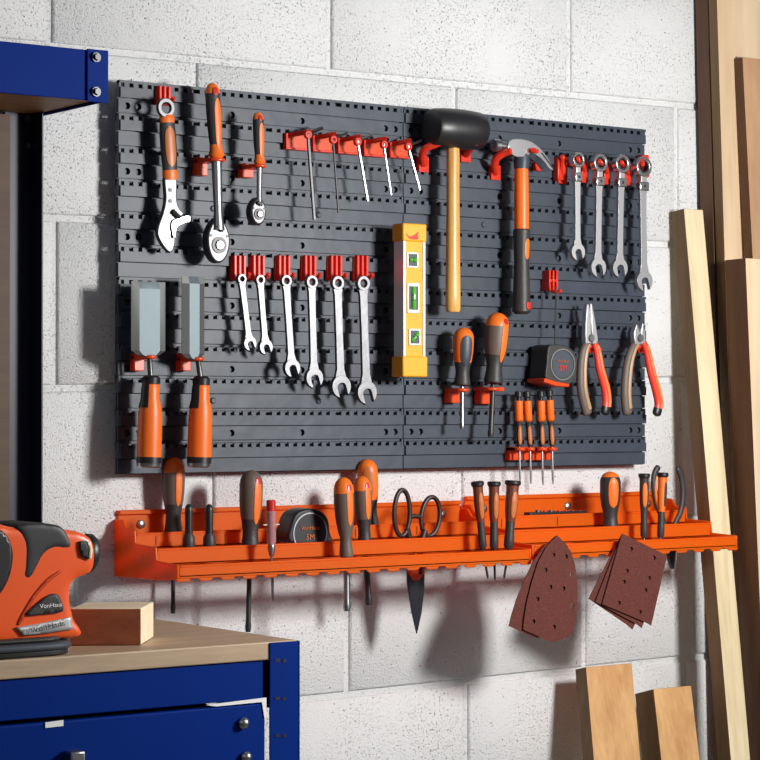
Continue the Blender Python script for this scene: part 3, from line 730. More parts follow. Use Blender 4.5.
# ============================================================ SPIRIT LEVEL
def level():
    o = .086; root = thing('spirit_level', P(415, 377, o), 'small yellow spirit level with three green vials hanging upright', 'spirit level')
    tl, br = P(403.5, 223, o), P(426.5, 377, o)
    x0, x1 = P(403.5, 300, o).x, P(425.5, 300, o).x; z1, z0 = tl.z, br.z; D = .024
    MB().box(x0+.002, x1-.002, -o+.0015, -o+D-.001, z0+.012, z1-.012).build('web', m_yellow, root)
    mb = MB(); mb.box(x0, x0+.0045, -o, -o+D, z0+.014, z1-.014); mb.box(x1-.0045, x1, -o, -o+D, z0+.014, z1-.014)
    mb.build('edge_rail', m_rail, root, bevel=.0006)
    MB().box(x0-.003, x1+.002, -o-.003, -o+D+.002, z0, z0+.030).build('end_cap', m_yellow, root, bevel=.002)
    MB().box(x0-.002, x1+.001, -o-.002, -o+D+.002, z1-.026, z1).build('end_cap', m_yellow, root, bevel=.002)
    for (px, py, ww, hh, ang) in ((412.5, 260, 11, 14, 0), (413.2, 298, 11.5, 27, 0), (414.6, 337, 11, 15, .7)):
        c = P(px, py, o); s = M(c)
        fr = MB().box(c.x-ww*s*.66, c.x+ww*s*.66, -o-.001, -o+.004, c.z-hh*s*.56, c.z+hh*s*.56).build('vial_frame', m_rail, root, bevel=.001)
        MB().box(c.x-ww*s*.50, c.x+ww*s*.50, -o-.0014, -o+.002, c.z-hh*s*.44, c.z+hh*s*.44).build('vial_window', m_panelback, fr)
        if hh > 20: d = Vector((0, 0, 1)); ln = hh*s*.42
        elif ang: d = Vector((.7, 0, .7)); ln = hh*s*.42
        else: d = Vector((1, 0, 0)); ln = ww*s*.42
        rr = .0042 if hh > 20 else .0034
        mv = MB().lathe(c-d*ln+Vector((0, -.001, 0)), c+d*ln+Vector((0, -.001, 0)), [(0, rr*.7), (.08, rr), (.92, rr), (1, rr*.7)], 14); mv.build('vial', m_vial, fr)
        mv = MB()
        for q in (-.22, .22): mv.lathe(c+d*ln*q-d*.0004+Vector((0, -.001, 0)), c+d*ln*q+d*.0004+Vector((0, -.001, 0)), [(0, rr*1.08), (1, rr*1.08)], 14)
        mv.build('vial_line', m_black, fr)
    q = PP(curve([(406, 233), (410, 236.5), (414, 235), (419, 231.5), (417.5, 236), (419, 239), (413, 239.5), (408.5, 238)], 3), o+.0022)
    MB().prism(q, (0, .0015, 0)).build('logo_mark', m_redp, root)
level()

# ============================================================ CHISELS
def chisel(x0, x1, ytop, ybot, neck, hx0, hx1, htop, label, bev):
    o = .070; root = thing('wood_chisel', P((hx0+hx1)/2, 467, o), label, 'chisel', 'orange-handled wood chisels')
    th = .005
    a, b, c_, d = P(x0, ytop, o), P(x1, ytop+1.5, o), P(x1, ybot-4, o), P(x0, ybot-4, o); W = b.x-a.x
    n = P(neck, ybot+2, o); z1, z0 = a.z, c_.z; bw = W*bev
    y0 = -o-th; yb = -o
    pts = [(a.x, yb, z0), (a.x+bw, y0, z0), (b.x-bw, y0, z0), (b.x, yb, z0)]
    mb = MB()
    def ring(z, ins=0, drop=0):
        return [mb.bm.verts.new(p) for p in ((a.x+ins, yb, z), (a.x+ins, yb-.001, z), (a.x+bw+ins*.6, y0+drop, z), (b.x-bw-ins*.6, y0+drop, z), (b.x-ins, yb-.001, z), (b.x-ins, yb, z))]
    rr = [ring(z1, 0, th-.001), ring(z1-.010, 0), ring(z0, 0), ring(z0-.006, W*.18), ring(n.z, W*.40)]
    for A, B in zip(rr, rr[1:]):
        for k in range(6):
            f = mb.bm.faces.new([A[k], A[(k+1) % 6], B[(k+1) % 6], B[k]])
            f.material_index = 1 if k in (1, 3) else 0
    mb.bm.faces.new(rr[0]); mb.bm.faces.new(rr[-1][::-1])
    mb.build('blade', [m_blade, m_bevel], root, smooth=15)
    H, E = P((hx0+hx1)/2+2, htop, o), P((hx0+hx1)/2, 457, o); r = M(H, (hx1-hx0)/2)
    NN = P(neck, ybot-1, o); h = M(H, 3.0)
    MB().lathe(NN, H+Vector((0, 0, -.004)), [(0, h*1.3), (.2, h*.9), (.8, h*.9), (1, h*1.4)], 16).build('neck', m_bright, root)
    pr = [(0, .50*r), (.04, .62*r), (.12, .70*r), (.24, .72*r), (.36, .90*r), (.5, .96*r), (.8, .98*r), (1, .98*r)]
    MB().lathe(H, E, pr, 26).build('handle', m_orange2, root)
    MB().lathe(H, E, [(-.06, .52*r), (-.03, .72*r), (.05, .70*r), (.07, .5*r)], 22).build('ferrule', m_black, root)
    MB().patch(H, E, pr, -.02, .36, PHC-.85, .75, dr=.0012, ell=False).build('thumb_grip', m_black, root)
    e2 = E+(E-H).normalized()*.0085; e3 = e2+(E-H).normalized()*.006
    MB().lathe(E, e2, [(0, r*1.0), (1, r*1.0)], 24).build('end_band', m_black, root)
    MB().lathe(e2, e3, [(0, r*.98), (.7, r*.94), (1, r*.8)], 24).build('striking_cap', m_chrome, root)
chisel(131, 165, 281, 355, 149, 136.5, 161.5, 380, 'wide-bladed wood chisel with orange handle, leftmost of the two', .2)
chisel(181.5, 204, 276, 358, 197.5, 187, 211.5, 381, 'narrower wood chisel with orange handle, right of the wide one', .28)
ring_holder(134.5, 353, 144.5, 371, (149.5, 357), 5, .070, 'orange holder around the neck of the wide wood chisel')
ring_holder(180.6, 353, 191, 371, (197.5, 359), 5, .070, 'orange holder around the neck of the narrower wood chisel')

# ============================================================ PLIERS
def handle_tube(path, wpx, off, name, m, root, flat=.75, taper=None):
    pts = curve(path, 6, closed=False); W = PP(pts, off); n = len(W); r = M(W[0], wpx/2)
    radii = []
    for i in range(n):
        t = i/(n-1); k = .70+.30*math.sin(min(1, t*1.6)*math.pi/2)
        if t > .93: k *= math.sqrt(max(.05, 1-((t-.93)/.075)**2))
        radii.append(r*k)
    return MB().tube(W, r, 16, flat=flat, radii=radii).build(name, m, root, smooth=60), W, radii
def pliers_board(jaw, pivot, lpath, rpath, label, hooks, kind):
    o = .064; root = thing('pliers', P(lpath[-1][0], lpath[-1][1], o), label, 'pliers', 'red and taupe handled pliers')
    MB().prism(PP(jaw[0], o+.005), (0, .010, 0)).build('jaw', m_shank, root, bevel=.0016)
    MB().prism(PP(jaw[1], o+.004), (0, .010, 0)).build('jaw', m_shank, root, bevel=.0016)
    c = P(*pivot, o+.006); MB().lathe(c+Vector((0, .006, 0)), c+Vector((0, -.002, 0)), [(0, .0062), (.8, .0062), (1, .005)], 20).build('pivot', m_steel, root)
    for pth, mm, side in ((lpath, m_taupe, 0), (rpath, m_redgrip, 1)):
        h, W, rad = handle_tube(pth, 11 if side == 0 else 9.5, o, 'handle', mm, root)
        # second colour running along the inner edge
        n = len(W); k0, k1 = 3, n-4
        MB().tube([W[i]+Vector(((rad[i]*.42), -rad[i]*.32, 0)) for i in range(k0, k1)], .002, 10, radii=[rad[i]*(.56) for i in range(k0, k1)]).build('grip_stripe', m_tan if side == 0 else m_orange, h)
        if side == 1: MB().tube([W[i] for i in range(n-5, n)], .002, 14, flat=.75, radii=[rad[i]*1.06 for i in range(n-5, n)]).build('grip_tip', m_black, h)
    return root
m_redgrip = mat('red_grip', (.80, .045, .02), .38)
m_tan = mat('tan_grip', (.42, .24, .12), .42)
pliers_board(([(589.5, 303), (591, 322), (592, 344), (585.5, 344), (585.5, 325), (587, 304)], [(590.3, 303), (592.5, 303), (596, 322), (598.5, 340), (597, 345), (592.5, 344), (591.5, 322)]),
             (591.5, 338), [(589, 341), (584, 350), (581.5, 366), (581.5, 388), (585, 405), (588, 415)], [(594, 341), (597, 352), (600, 370), (605, 388), (606.5, 402), (604.5, 415)],
             'combination pliers with long bright jaws, left of the two pairs on the board', None, 0)
pliers_board(([(637, 323), (640, 330), (641.5, 345), (635, 345), (634, 333)], [(641, 331), (643, 321.5), (646, 332), (646, 343), (641.5, 345)]),
             (640.5, 338), [(638, 341), (632, 350), (627.5, 366), (625.5, 388), (626, 404), (628, 415)], [(643, 341), (647, 352), (651, 372), (656, 390), (658.5, 404), (656, 416)],
             'side-cutting pliers with short jaws, hanging at the right edge of the board', None, 1)
mb = MB(); c = P(592, 349, PS+.004); mb.box(c.x-.006, c.x+.006, -PS-.003, -PF+.002, c.z-.006, c.z+.006); mb.tube([(c.x, -PS, c.z), (c.x, -.058, c.z-.001)], .003, 10)
tag(mb.build('tool_hook', m_red), 'red peg between the handles of the combination pliers', 'hook', 'red plastic tool hooks')
mb = MB(); c = P(641, 349, PS+.004); mb.box(c.x-.006, c.x+.006, -PS-.003, -PF+.002, c.z-.006, c.z+.006); mb.tube([(c.x, -PS, c.z), (c.x, -.058, c.z-.001)], .003, 10)
tag(mb.build('tool_hook', m_red), 'red peg between the handles of the side-cutting pliers', 'hook', 'red plastic tool hooks')

# ============================================================ TAPE MEASURES
def tape_hanging():
    o = .080; root = thing('tape_measure', P(560, 386, o), 'charcoal tape measure with orange base hanging from a cord on the board', 'tape measure')
    out = curve([(549, 346.5), (557, 344.5), (567, 346), (575, 353), (577.5, 365), (575.5, 377), (569, 384.5), (555, 382), (546, 379), (547, 362)], 4)
    MB().prism(PP(out, o), (0, .040, 0)).build('case', m_dark, root, bevel=.004, seg=3, ang=30)
    c = P(562.5, 364.5, o); s = M(c)
    MB().annulus(c+Vector((0, -.0004, 0)), 16.0*s, 14.6*s, -o-.0012, -o+.002).build('badge_ring', m_steel, root)
    MB().lathe(c+Vector((0, .002, 0)), c+Vector((0, -.0006, 0)), [(0, 13.4*s), (1, 13.4*s)], 28).build('badge', m_panelback, root)
    text('badge_text', 'VonHaus', c+Vector((0, -.0012, .0052)), .0062, m_amber, root)
    text('badge_text', '5M', c+Vector((0, -.0012, -.0055)), .0125, m_redp, root)
    b = PP([(545, 378), (556, 381.5), (570, 384), (569, 387), (556, 386), (544, 382)], o+.001)
    MB().prism(b, (0, .042, 0)).build('base', m_oranger, root, bevel=.001)
    q = P(556, 291, .052)
    tag(MB().tube(PP([(556, 287), (556, 300), (555.5, 320), (555, 338), (555, 347)], .066), .0013, 6).build('cord', m_black), 'thin black cord from the red clip down to the hanging tape measure', 'cord')
tape_hanging()
mb = MB(); c = P(550.5, 281, PS+.008); s = M(c)
for dx in (-4.4, 0, 4.4): mb.box(c.x+(dx-1.1)*s/.95, c.x+(dx+1.1)*s/.95, -PS-.016, -PS-.002, c.z-10*s, c.z+10.5*s)
mb.box(c.x-5.2*s/.9, c.x+5.2*s/.9, -PS-.005, -PF+.002, c.z-9*s, c.z+9*s)
mb.box(c.x-5.2*s/.9, c.x+5.2*s/.9, -PS-.014, -PS-.002, c.z-1.2*s, c.z+1.8*s)
mb.tube([(c.x, -PS, c.z-7*s), (c.x, -.056, c.z-12*s), (c.x+.004, -.064, c.z-10*s)], .0028, 10)
tag(mb.build('tool_hook', m_red, bevel=.0008), 'red ridged clip holding the cord of the tape measure', 'hook', 'red plastic tool hooks')

# ============================================================ ORANGE STORAGE RACK (two modules)
RX0, RXM, RX1 = .066, .655, 1.071
def rack(x0, x1, dz, label):
    root = thing('storage_rack', ((x0+x1)/2, 0, .905+dz), label, 'rack', 'orange stepped tool racks')
    zA, zB, zC, zD, zF = .962+dz, .944+dz, .925+dz, .907+dz, .991+dz
    dA, dB, dC = .055, .112, .170; t = .003; mb = MB()
    # floors with slots, faces and end walls
    def floor(y0, y1, z):
        n = int((x1-x0)/.030); wv = (x1-x0)/n
        mb.box(x0, x1, -y1, -y1+.010, z-t, z); mb.box(x0, x1, -y0-.012, -y0, z-t, z)
        for k in range(n+1):
            xc = x0+k*wv; mb.box(max(x0, xc-.008), min(x1, xc+.008), -y1+.010, -y0-.012, z-t, z)
    floor(0, dA, zB); floor(dA, dB, zC); floor(dB, dC, zD+.005)
    def face(y, z0, z1): mb.box(x0, x1, -y, -y+t, z0, z1)
    face(dA, zB-t, zA); face(dB, zC-t, zB); face(dC, zD, zC)
    for y, z in ((dA, zA), (dB, zB), (dC, zC)): mb.box(x0, x1, -y-.0008, -y+.006, z-.003, z)
    # teeth along the bottom of the front lip
    n = int((x1-x0)/.034)
    for k in range(n+1):
        xc = x0+.006+(x1-x0-.012)*k/n; mb.prism([(xc-.012, -dC, zD), (xc+.012, -dC, zD), (xc+.008, -dC, zD-.004), (xc-.008, -dC, zD-.004)], (0, t, 0))
    for k in range(int((x1-x0)/.11)+1):
        xc = x0+.03+k*.11
        if xc < x1-.02: mb.box(xc-.0015, xc+.0015, -dA, -.003, zB, zA-.004)
    mb.build('stepped_tray', m_rack, root, bevel=.0008)
    # end plates, stair shaped
    prof = [(0, zF-.012), (-.022, zF-.012), (-.032, zA+.006), (-dA, zA+.004), (-dA-.002, zB+.004), (-dB, zB+.002), (-dB-.002, zC+.003), (-dC, zC+.001), (-dC, zD), (-dC+.03, zD-.004), (0, zD-.006)]
    for xe in (x0-.0045, x1-.003+.0035):
        MB().prism([(xe, y, z) for y, z in prof], (.0045 if xe < x0 else .0035, 0, 0)).build('end_plate', m_rack, root, bevel=.0015)
    bp = MB(); bp.box(x0, x1, -.004, 0, zD, zF-.006); bp.box(x0, x1, -.009, 0, zF-.006, zF)
    bp.build('back_rail', m_rack, root, bevel=.001)
    N = 3
    for k in range(N):
        sc = MB()
        xc = x0+.035+(x1-x0-.07)*k/(N-1); c = Vector((xc, -.004, zF-.020))
        sc.lathe(c, c+Vector((0, -.004, 0)), [(0, .0065), (.6, .006), (1, .0035)], 16)
        sc.build('screw', m_steel, root)
    return root
rack(RX0, RXM, 0, 'long orange stepped storage rack under the left part of the board')
rack(RXM+.010, RX1, .006, 'shorter orange stepped storage rack under the right part of the board')

# --- tools standing in the racks
screwdriver((173.5, 456.5), (173.3, 536), (173, 613.5), 23, 4.2, .030, 'big orange-domed screwdriver standing at the left end of the orange rack', inl=(.12, .62, .58, .30), hole=False, shaft_m=m_darksteel)
screwdriver((251.5, 470), (250, 552), (248, 632), 23.5, 5.0, .082, 'taupe screwdriver with orange inlay and long dark shaft, left of the red-capped tester', cap=m_taupe, body=m_taupe, inlay=m_orange, inl=(.10, .66, .66, .36), shaft_m=m_darksteel, hole=True, capt=.05)
screwdriver((343, 477), (346.5, 558), (347, 611), 20.5, 6.2, .140, 'orange-domed screwdriver with thick chrome shaft in front of the rack lip', inl=(.10, .60, .62, .34), low=m_taupe, shaft_m=m_chrome, hole=True, prof=[(t, r*(.86 if t > .7 else 1)) for t, r in PROF_BIG])
screwdriver((361.5, 476), (365, 548), (369, 605), 18.5, 6.0, .085, 'orange and taupe screwdriver half hidden behind the thick-shafted one', inl=(.10, .60, .62, .34), shaft_m=m_darksteel, hole=True)
screwdriver((366.5, 459), (371, 527), (371.5, 566), 21, 4, .036, 'amber-domed screwdriver with dark curved handle at the back of the rack', cap=m_orange, body=m_orange, low=m_dark, inlay=m_amber, inl=(.1, .55, .1, .5), capt=.25)
screwdriver((610.2, 471.5), (610.5, 531), (610.5, 556), 21, 4, .082, 'short orange-inlaid screwdriver standing in the right rack beneath the board edge', cap=m_orange, body=m_dark, low=m_dark, inlay=m_orange, inl=(.10, .60, .25, .50), capt=.09)
trio = [((477.3, 481.5), (483, 549), (488, 579), 12.2, 'flared-cap screwdriver, leftmost of the three close together in the right rack'),
        ((494, 481.5), (494, 549), (495, 580.5), 12.6, 'flared-cap screwdriver, middle of the three close together in the right rack'),
        ((513, 480.5), (508.5, 549), (504, 579), 15, 'flared-cap screwdriver, rightmost of the three close together in the right rack')]
for a, b, c, wd, lab in trio:
    screwdriver(a, b, c, wd*1.1, 2.4, .142, lab, cap=m_black, body=m_browngrip if 'm_browngrip' in globals() else mat('red_brown_grip', (.16, .04, .018), .4), low=m_dark, inlay=m_amber, inl=(.16, .55, .45, .5),
                prof=PROF_SLIM, capt=.075, shaft_m=m_darksteel, name='precision_screwdriver', group='flared-cap screwdrivers in the right rack', tip='point')
screwdriver((644.2, 473.5), (644, 538), (644, 553), 11.8, 2.4, .142, 'black-capped small screwdriver standing just left of the pliers in the right rack', cap=m_black, body=m_dark, low=m_dark, inlay=m_orange, inl=(.14, .52, .1, .5), prof=PROF_SLIM, capt=.075, name='precision_screwdriver')
screwdriver((662.8, 472.5), (660.5, 538), (660.5, 556), 11.8, 2.4, .142, 'black-capped small screwdriver standing between the plier handles in the right rack', cap=m_black, body=m_orange, low=m_dark, inlay=m_dark, inl=(.14, .52, .7, .4), prof=PROF_SLIM, capt=.075, name='precision_screwdriver')
for px, lab in ((188.8, 'slim black round-topped punch standing left in the orange rack'), (209.2, 'slim black round-topped punch nearer the long-shafted taupe screwdriver')):
    A, B = P(px, 504, .088), P(px, 553, .088); r = M(A, 4)
    root = thing('nail_punch', B, lab, 'punch', 'black punches in the orange rack')
    MB().lathe(A, B, [(0, .2*r), (.02, .6*r), (.07, .95*r), (.14, r), (.45, .95*r), (.6, 1.0*r), (1, .9*r)], 18).build('shank', m_black, root)
    MB().lathe(A.lerp(B, .60), B, [(0, 1.0*r), (.2, 1.5*r), (.6, 1.6*r), (1, 1.2*r)], 18).build('collar', m_dark, root)
def tester():
    o = .142; A, B, T = P(271, 500, o), P(271.5, 556, o), P(273, 601, o); r = M(A, 5)
    root = thing('voltage_tester', T, 'clear pinkish voltage tester screwdriver with red cap in the orange rack', 'voltage tester')
    MB().lathe(A, A.lerp(B, .2), [(0, .75*r), (.1, .95*r), (1, .95*r)], 18).build('cap', m_redcap, root)
    MB().lathe(A.lerp(B, .2), A.lerp(B, .8), [(0, r), (.1, .95*r), (.9, .95*r), (1, .7*r)], 18).build('clear_handle', m_clear, root)
    MB().lathe(A.lerp(B, .22), A.lerp(B, .75), [(0, .35*r), (1, .35*r)], 10).build('neon_tube', m_redp, root)
    MB().lathe(A.lerp(B, .8), B, [(0, .7*r), (.3, .8*r), (1, .5*r)], 14).build('collar', m_chrome, root)
    MB().lathe(B, T, [(0, M(A, 1.4)), (.9, M(A, 1.4)), (1, M(A, .7))], 10).build('shaft', m_chrome, root)
    mb = MB(); q = A.lerp(B, .45)
    MB().obox(q+Vector((-r*1.9, -.001, 0)), (r*3.8, 0, 0), (0, .002, 0), (0, 0, .0015)).build('pocket_clip', m_chrome, root)
tester()
def tape_shelf():
    o = .103; root = thing('tape_measure', P(305, 548, o-.02), 'black tape measure with round badge lying in the orange rack', 'tape measure')
    out = curve([(291, 543), (291.5, 525), (297, 513), (308, 508.5), (320, 510.5), (328, 518), (330.5, 532), (330, 543)], 4)
    MB().prism(PP(out, o), (0, .036, 0)).build('case', m_black, root, bevel=.004, seg=3, ang=30)
    c = P(310, 533, o); s = M(c)
    MB().annulus(c, 20.5*s, 19.2*s, -o-.0012, -o+.002, a0=R_(-30), a1=R_(210)).build('badge_ring', m_steel, root)
    text('badge_text', 'VonHaus', c+Vector((0, -.001, .007)), .0085, m_amber, root)
    text('badge_text', '5M', c+Vector((0, -.001, -.006)), .0115, m_amber, root)
tape_shelf()
def scissors():
    o = .086; root = thing('scissors', P(417, 634, o), 'scissors with dark looped handles standing blades down in the orange rack', 'scissors')
    def loop(cx, cy, rx, ry, rot): 
        return [P(cx+rx*math.cos(a)*math.cos(rot)-ry*math.sin(a)*math.sin(rot), cy+rx*math.cos(a)*math.sin(rot)+ry*math.sin(a)*math.cos(rot), o) for a in [2*math.pi*k/28 for k in range(28)]]
    w = M(P(410, 520, o), 2.4)
    a = MB().tube(loop(402, 513, 7.8, 23, .02), w, 10, closed=True); a.tube(PP(curve([(407, 528), (411, 545), (412, 560), (413, 574)], 4, False), o), w*1.3, 10)
    a.build('handle', m_browndk, root)
    a = MB().tube(loop(430.5, 516.5, 9.2, 19.5, .10), w, 10, closed=True); a.tube(PP(curve([(425, 530), (421, 545), (420, 560), (419, 574)], 4, False), o+.003), w*1.3, 10)
    a.tube(PP([(410, 517), (415, 516), (421, 517)], o), w*1.0, 8)
    a.build('handle', m_browndk, root)
    MB().prism(PP([(407.5, 560), (412, 560), (425, 562), (424.5, 583), (419, 584), (417.5, 634), (412.5, 612), (408, 583)], o+.004), (0, .004, 0)).build('blade', m_darkblade, root, bevel=.0008)
    MB().prism(PP([(410, 562), (425, 562), (424.5, 590), (422, 612), (418, 631), (415, 610)], o), (0, .004, 0)).build('blade', m_darkblade, root, bevel=.0008)
    c = P(416, 574, o+.005); s = M(c)
    MB().prism(PP(curve([(408.5, 566), (424, 566), (423.5, 574), (419, 580), (413, 580), (409.5, 574)], 3), o+.006), (0, .003, 0)).build('pivot_cover', m_oranger, root, bevel=.0006)
m_browndk = mat('dark_brown_loop', (.022, .008, .007), .5)
m_darkblade = mat('dark_blade_steel', (.06, .06, .075), .3, .8)
scissors()
def bit_strip():
    root = thing('bit_holder', P(555, 519, .035), 'dark strip of driver bits lying in the right orange rack', 'bit holder')
    a, b = P(527, 511, .038), P(583, 519, .038)
    MB().box(a.x, b.x, -.046, -.030, b.z, a.z-.002).build('strip', m_black, root, bevel=.001)
    for x in (538, 545, 551, 559, 566, 573, 580):
        c = P(x, 514, .040); big = x in (538, 551)
        MB().lathe(c+Vector((0, 0, -.006)), c+Vector((0, 0, .006)), [(0, .0042 if big else .0026), (1, .0042 if big else .0026)], 8).build('bit', m_bright if big else m_redp, root)
bit_strip()
def rack_pliers():
    o = .082; root = thing('pliers', P(673, 569, o), 'long-nose pliers with dark curved handles standing head down in the right rack', 'pliers')
    handle_tube([(667, 538), (664, 522), (657, 505), (654, 488), (654.5, 474), (659, 466)][::1], 6.6, o, 'handle', m_dark, root)
    handle_tube([(672, 538), (675, 524), (680.5, 512), (683, 495), (681.5, 478), (677, 467)], 6.6, o, 'handle', m_dark, root)
    h = MB().tube(PP(curve([(661, 512), (656.5, 500), (655.5, 486), (657, 476)], 5, False), o+.003), .0024, 8).build('grip_stripe', m_orange, root)
    MB().prism(PP([(664, 534), (677, 534), (677, 546), (674.5, 569), (672.5, 569), (666, 546)], o+.003), (0, .007, 0)).build('jaw', m_darksteel, root, bevel=.001)
rack_pliers()

# ============================================================ SANDING SHEETS
def sheet(name, pts, off, holes, label, th=.0012, tilt=0):
    mb = MB(); W = [P(x, y, off) for x, y in pts]
    bpts = [Vector((p.x, p.z)) for p in W]; hs = []
    allp = list(bpts); edges = [(i, (i+1) % len(bpts)) for i in range(len(bpts))]
    hc = [(P(x, y, off).x, P(x, y, off).z) for x, y in holes]
    for hx, hz in hc:
        s = len(allp)
        allp += [Vector((hx+.0034*math.cos(k*math.pi/5), hz+.0034*math.sin(k*math.pi/5))) for k in range(10)]
        edges += [(s+k, s+(k+1) % 10) for k in range(10)]
    r = delaunay_2d_cdt(allp, edges, [], 1, 1e-7)
    vs = [mb.bm.verts.new((v[0], -off, v[1])) for v in r[0]]
    for f in r[2]:
        cx = sum(r[0][i][0] for i in f)/len(f); cz = sum(r[0][i][1] for i in f)/len(f)
        if any((cx-a)**2+(cz-b)**2 < .0031**2 for a, b in hc): continue
        mb.bm.faces.new([vs[i] for i in f])
    o = mb.build(name, [m_sand, m_sandback], smooth=0)
    sd = o.modifiers.new('solid', 'SOLIDIFY'); sd.thickness = th; sd.offset = 0
    return tag(o, label, 'sandpaper')
dl = [(557, 535.5), (565, 543), (571, 552), (575, 565), (577, 582), (577, 602), (576, 618), (573.5, 630), (569, 636), (561, 640), (553, 642), (545, 639.5), (533, 634), (523, 629.5), (524, 618), (526.5, 603), (531, 584), (538, 562), (546, 547)]
dh = [(553.5, 555), (566, 556.5), (545.5, 570), (570, 575), (550.5, 587), (563.5, 588.5), (537.5, 599), (572, 606), (533.5, 621.5), (554, 627)]
s1 = sheet('sanding_sheet', dl, .186, dh, 'red-brown delta sanding sheet with holes, front one of the pair hanging from the rack')
s2 = sheet('sanding_sheet', [(x-(y-535)*.14-1, y-(y-535)*.04+.2) for x, y in dl], .1825, [], 'red-brown delta sanding sheet mostly hidden behind the front delta sheet')
sq = [(622, 533.5), (667, 555.5), (651, 625.5), (645, 622), (602, 604)]
qh = [(631, 549), (654, 558), (627, 571), (624, 582), (649, 578), (645.5, 590), (619, 603), (640, 612)]
s3 = sheet('sanding_sheet', sq, .186, qh, 'square red-brown sanding sheet, front one of the three below the right rack')
def rotp(pts, cx, cy, a, dx=0, dy=0): return [(cx+(x-cx)*math.cos(a)-(y-cy)*math.sin(a)+dx, cy+(x-cx)*math.sin(a)+(y-cy)*math.cos(a)+dy) for x, y in pts]
s4 = sheet('sanding_sheet', rotp(sq, 622, 534, .10), .1825, [], 'square sanding sheet, middle one of three')
s5 = sheet('sanding_sheet', rotp(sq, 622, 534, .20), .179, [], 'square sanding sheet, rearmost and most turned of the three')
for o in (s1, s2): o['group'] = 'delta sanding sheets'
for o in (s3, s4, s5): o['group'] = 'square sanding sheets'

# ============================================================ TIMBER LEANING ON THE WALL
def board(name, tl, offt, bl, offb, width, thick, mf, ms, label, cat, down=None, ztop=None):
    T, B = P(*tl, offt), P(*bl, offb); d = (B-T).normalized()
    k = (T.z-0.002)/(-d.z); E = T+d*k                     # runs down to the floor
    if ztop: T = T-d*((ztop-T.z)/(-d.z))*-1 if False else T+d*((T.z-ztop)/(-d.z))
    n = Vector((0, -1, 0)); n = (n-d*n.dot(d)).normalized(); n = -n
    mb = MB(); x = Vector((width, 0, 0)); v = [T, T+x, T+x+n*thick, T+n*thick, E, E+x, E+x+n*thick, E+n*thick]
    vs = [mb.bm.verts.new(q) for q in v]
    for f, mi in (((0, 1, 5, 4), 0), ((3, 7, 6, 2), 0), ((0, 4, 7, 3), 1), ((1, 2, 6, 5), 1), ((0, 3, 2, 1), 1), ((4, 5, 6, 7), 1)):
        mb.bm.faces.new([vs[i] for i in f]).material_index = mi
    return tag(mb.build(name, [mf, ms], bevel=.001, smooth=30, origin=E), label, cat)
board('timber_board', (708, 0), .036, (722, 580), .046, .30, .030, m_edge, m_edge, 'brown board coloured in shade, standing against the wall behind the wide pale board', 'timber', ztop=1.95)
board('timber_board', (717, 0), .058, (734.5, 580), .074, .42, .020, m_ply, m_edge2, 'widest pale plywood board, running beyond the top right corner', 'timber', ztop=1.95)
board('timber_board', (742.5, 57), .080, (760, 400), .098, .30, .020, m_mdf, m_edge, 'brown hardboard sheet leaning in front of the widest pale board', 'timber')
board('timber_board', (745.5, 258), .126, (759, 580), .137, .055, .047, m_ply, m_edge, 'thick short board with side painted in shade, cut off by the right edge', 'timber')
board('timber_batten', (684, 208.5),  .038, (731, 760), .138, .042, .030, m_pine, m_edge2, 'slender pale pine batten leaning steeply, crossing behind the right end of the rack', 'timber')
board('timber_plank', (586, 667), .075, (594, 760), .110, .094, .026, m_pine2, m_edge2, 'wide pine plank leaning low against the wall, left of the narrower one', 'timber')
board('timber_plank', (653.5, 689), .095, (661.5, 760), .125, .080, .044, m_pine2, m_edge2, 'narrower thicker pine plank leaning low against the wall at the lower right', 'timber')

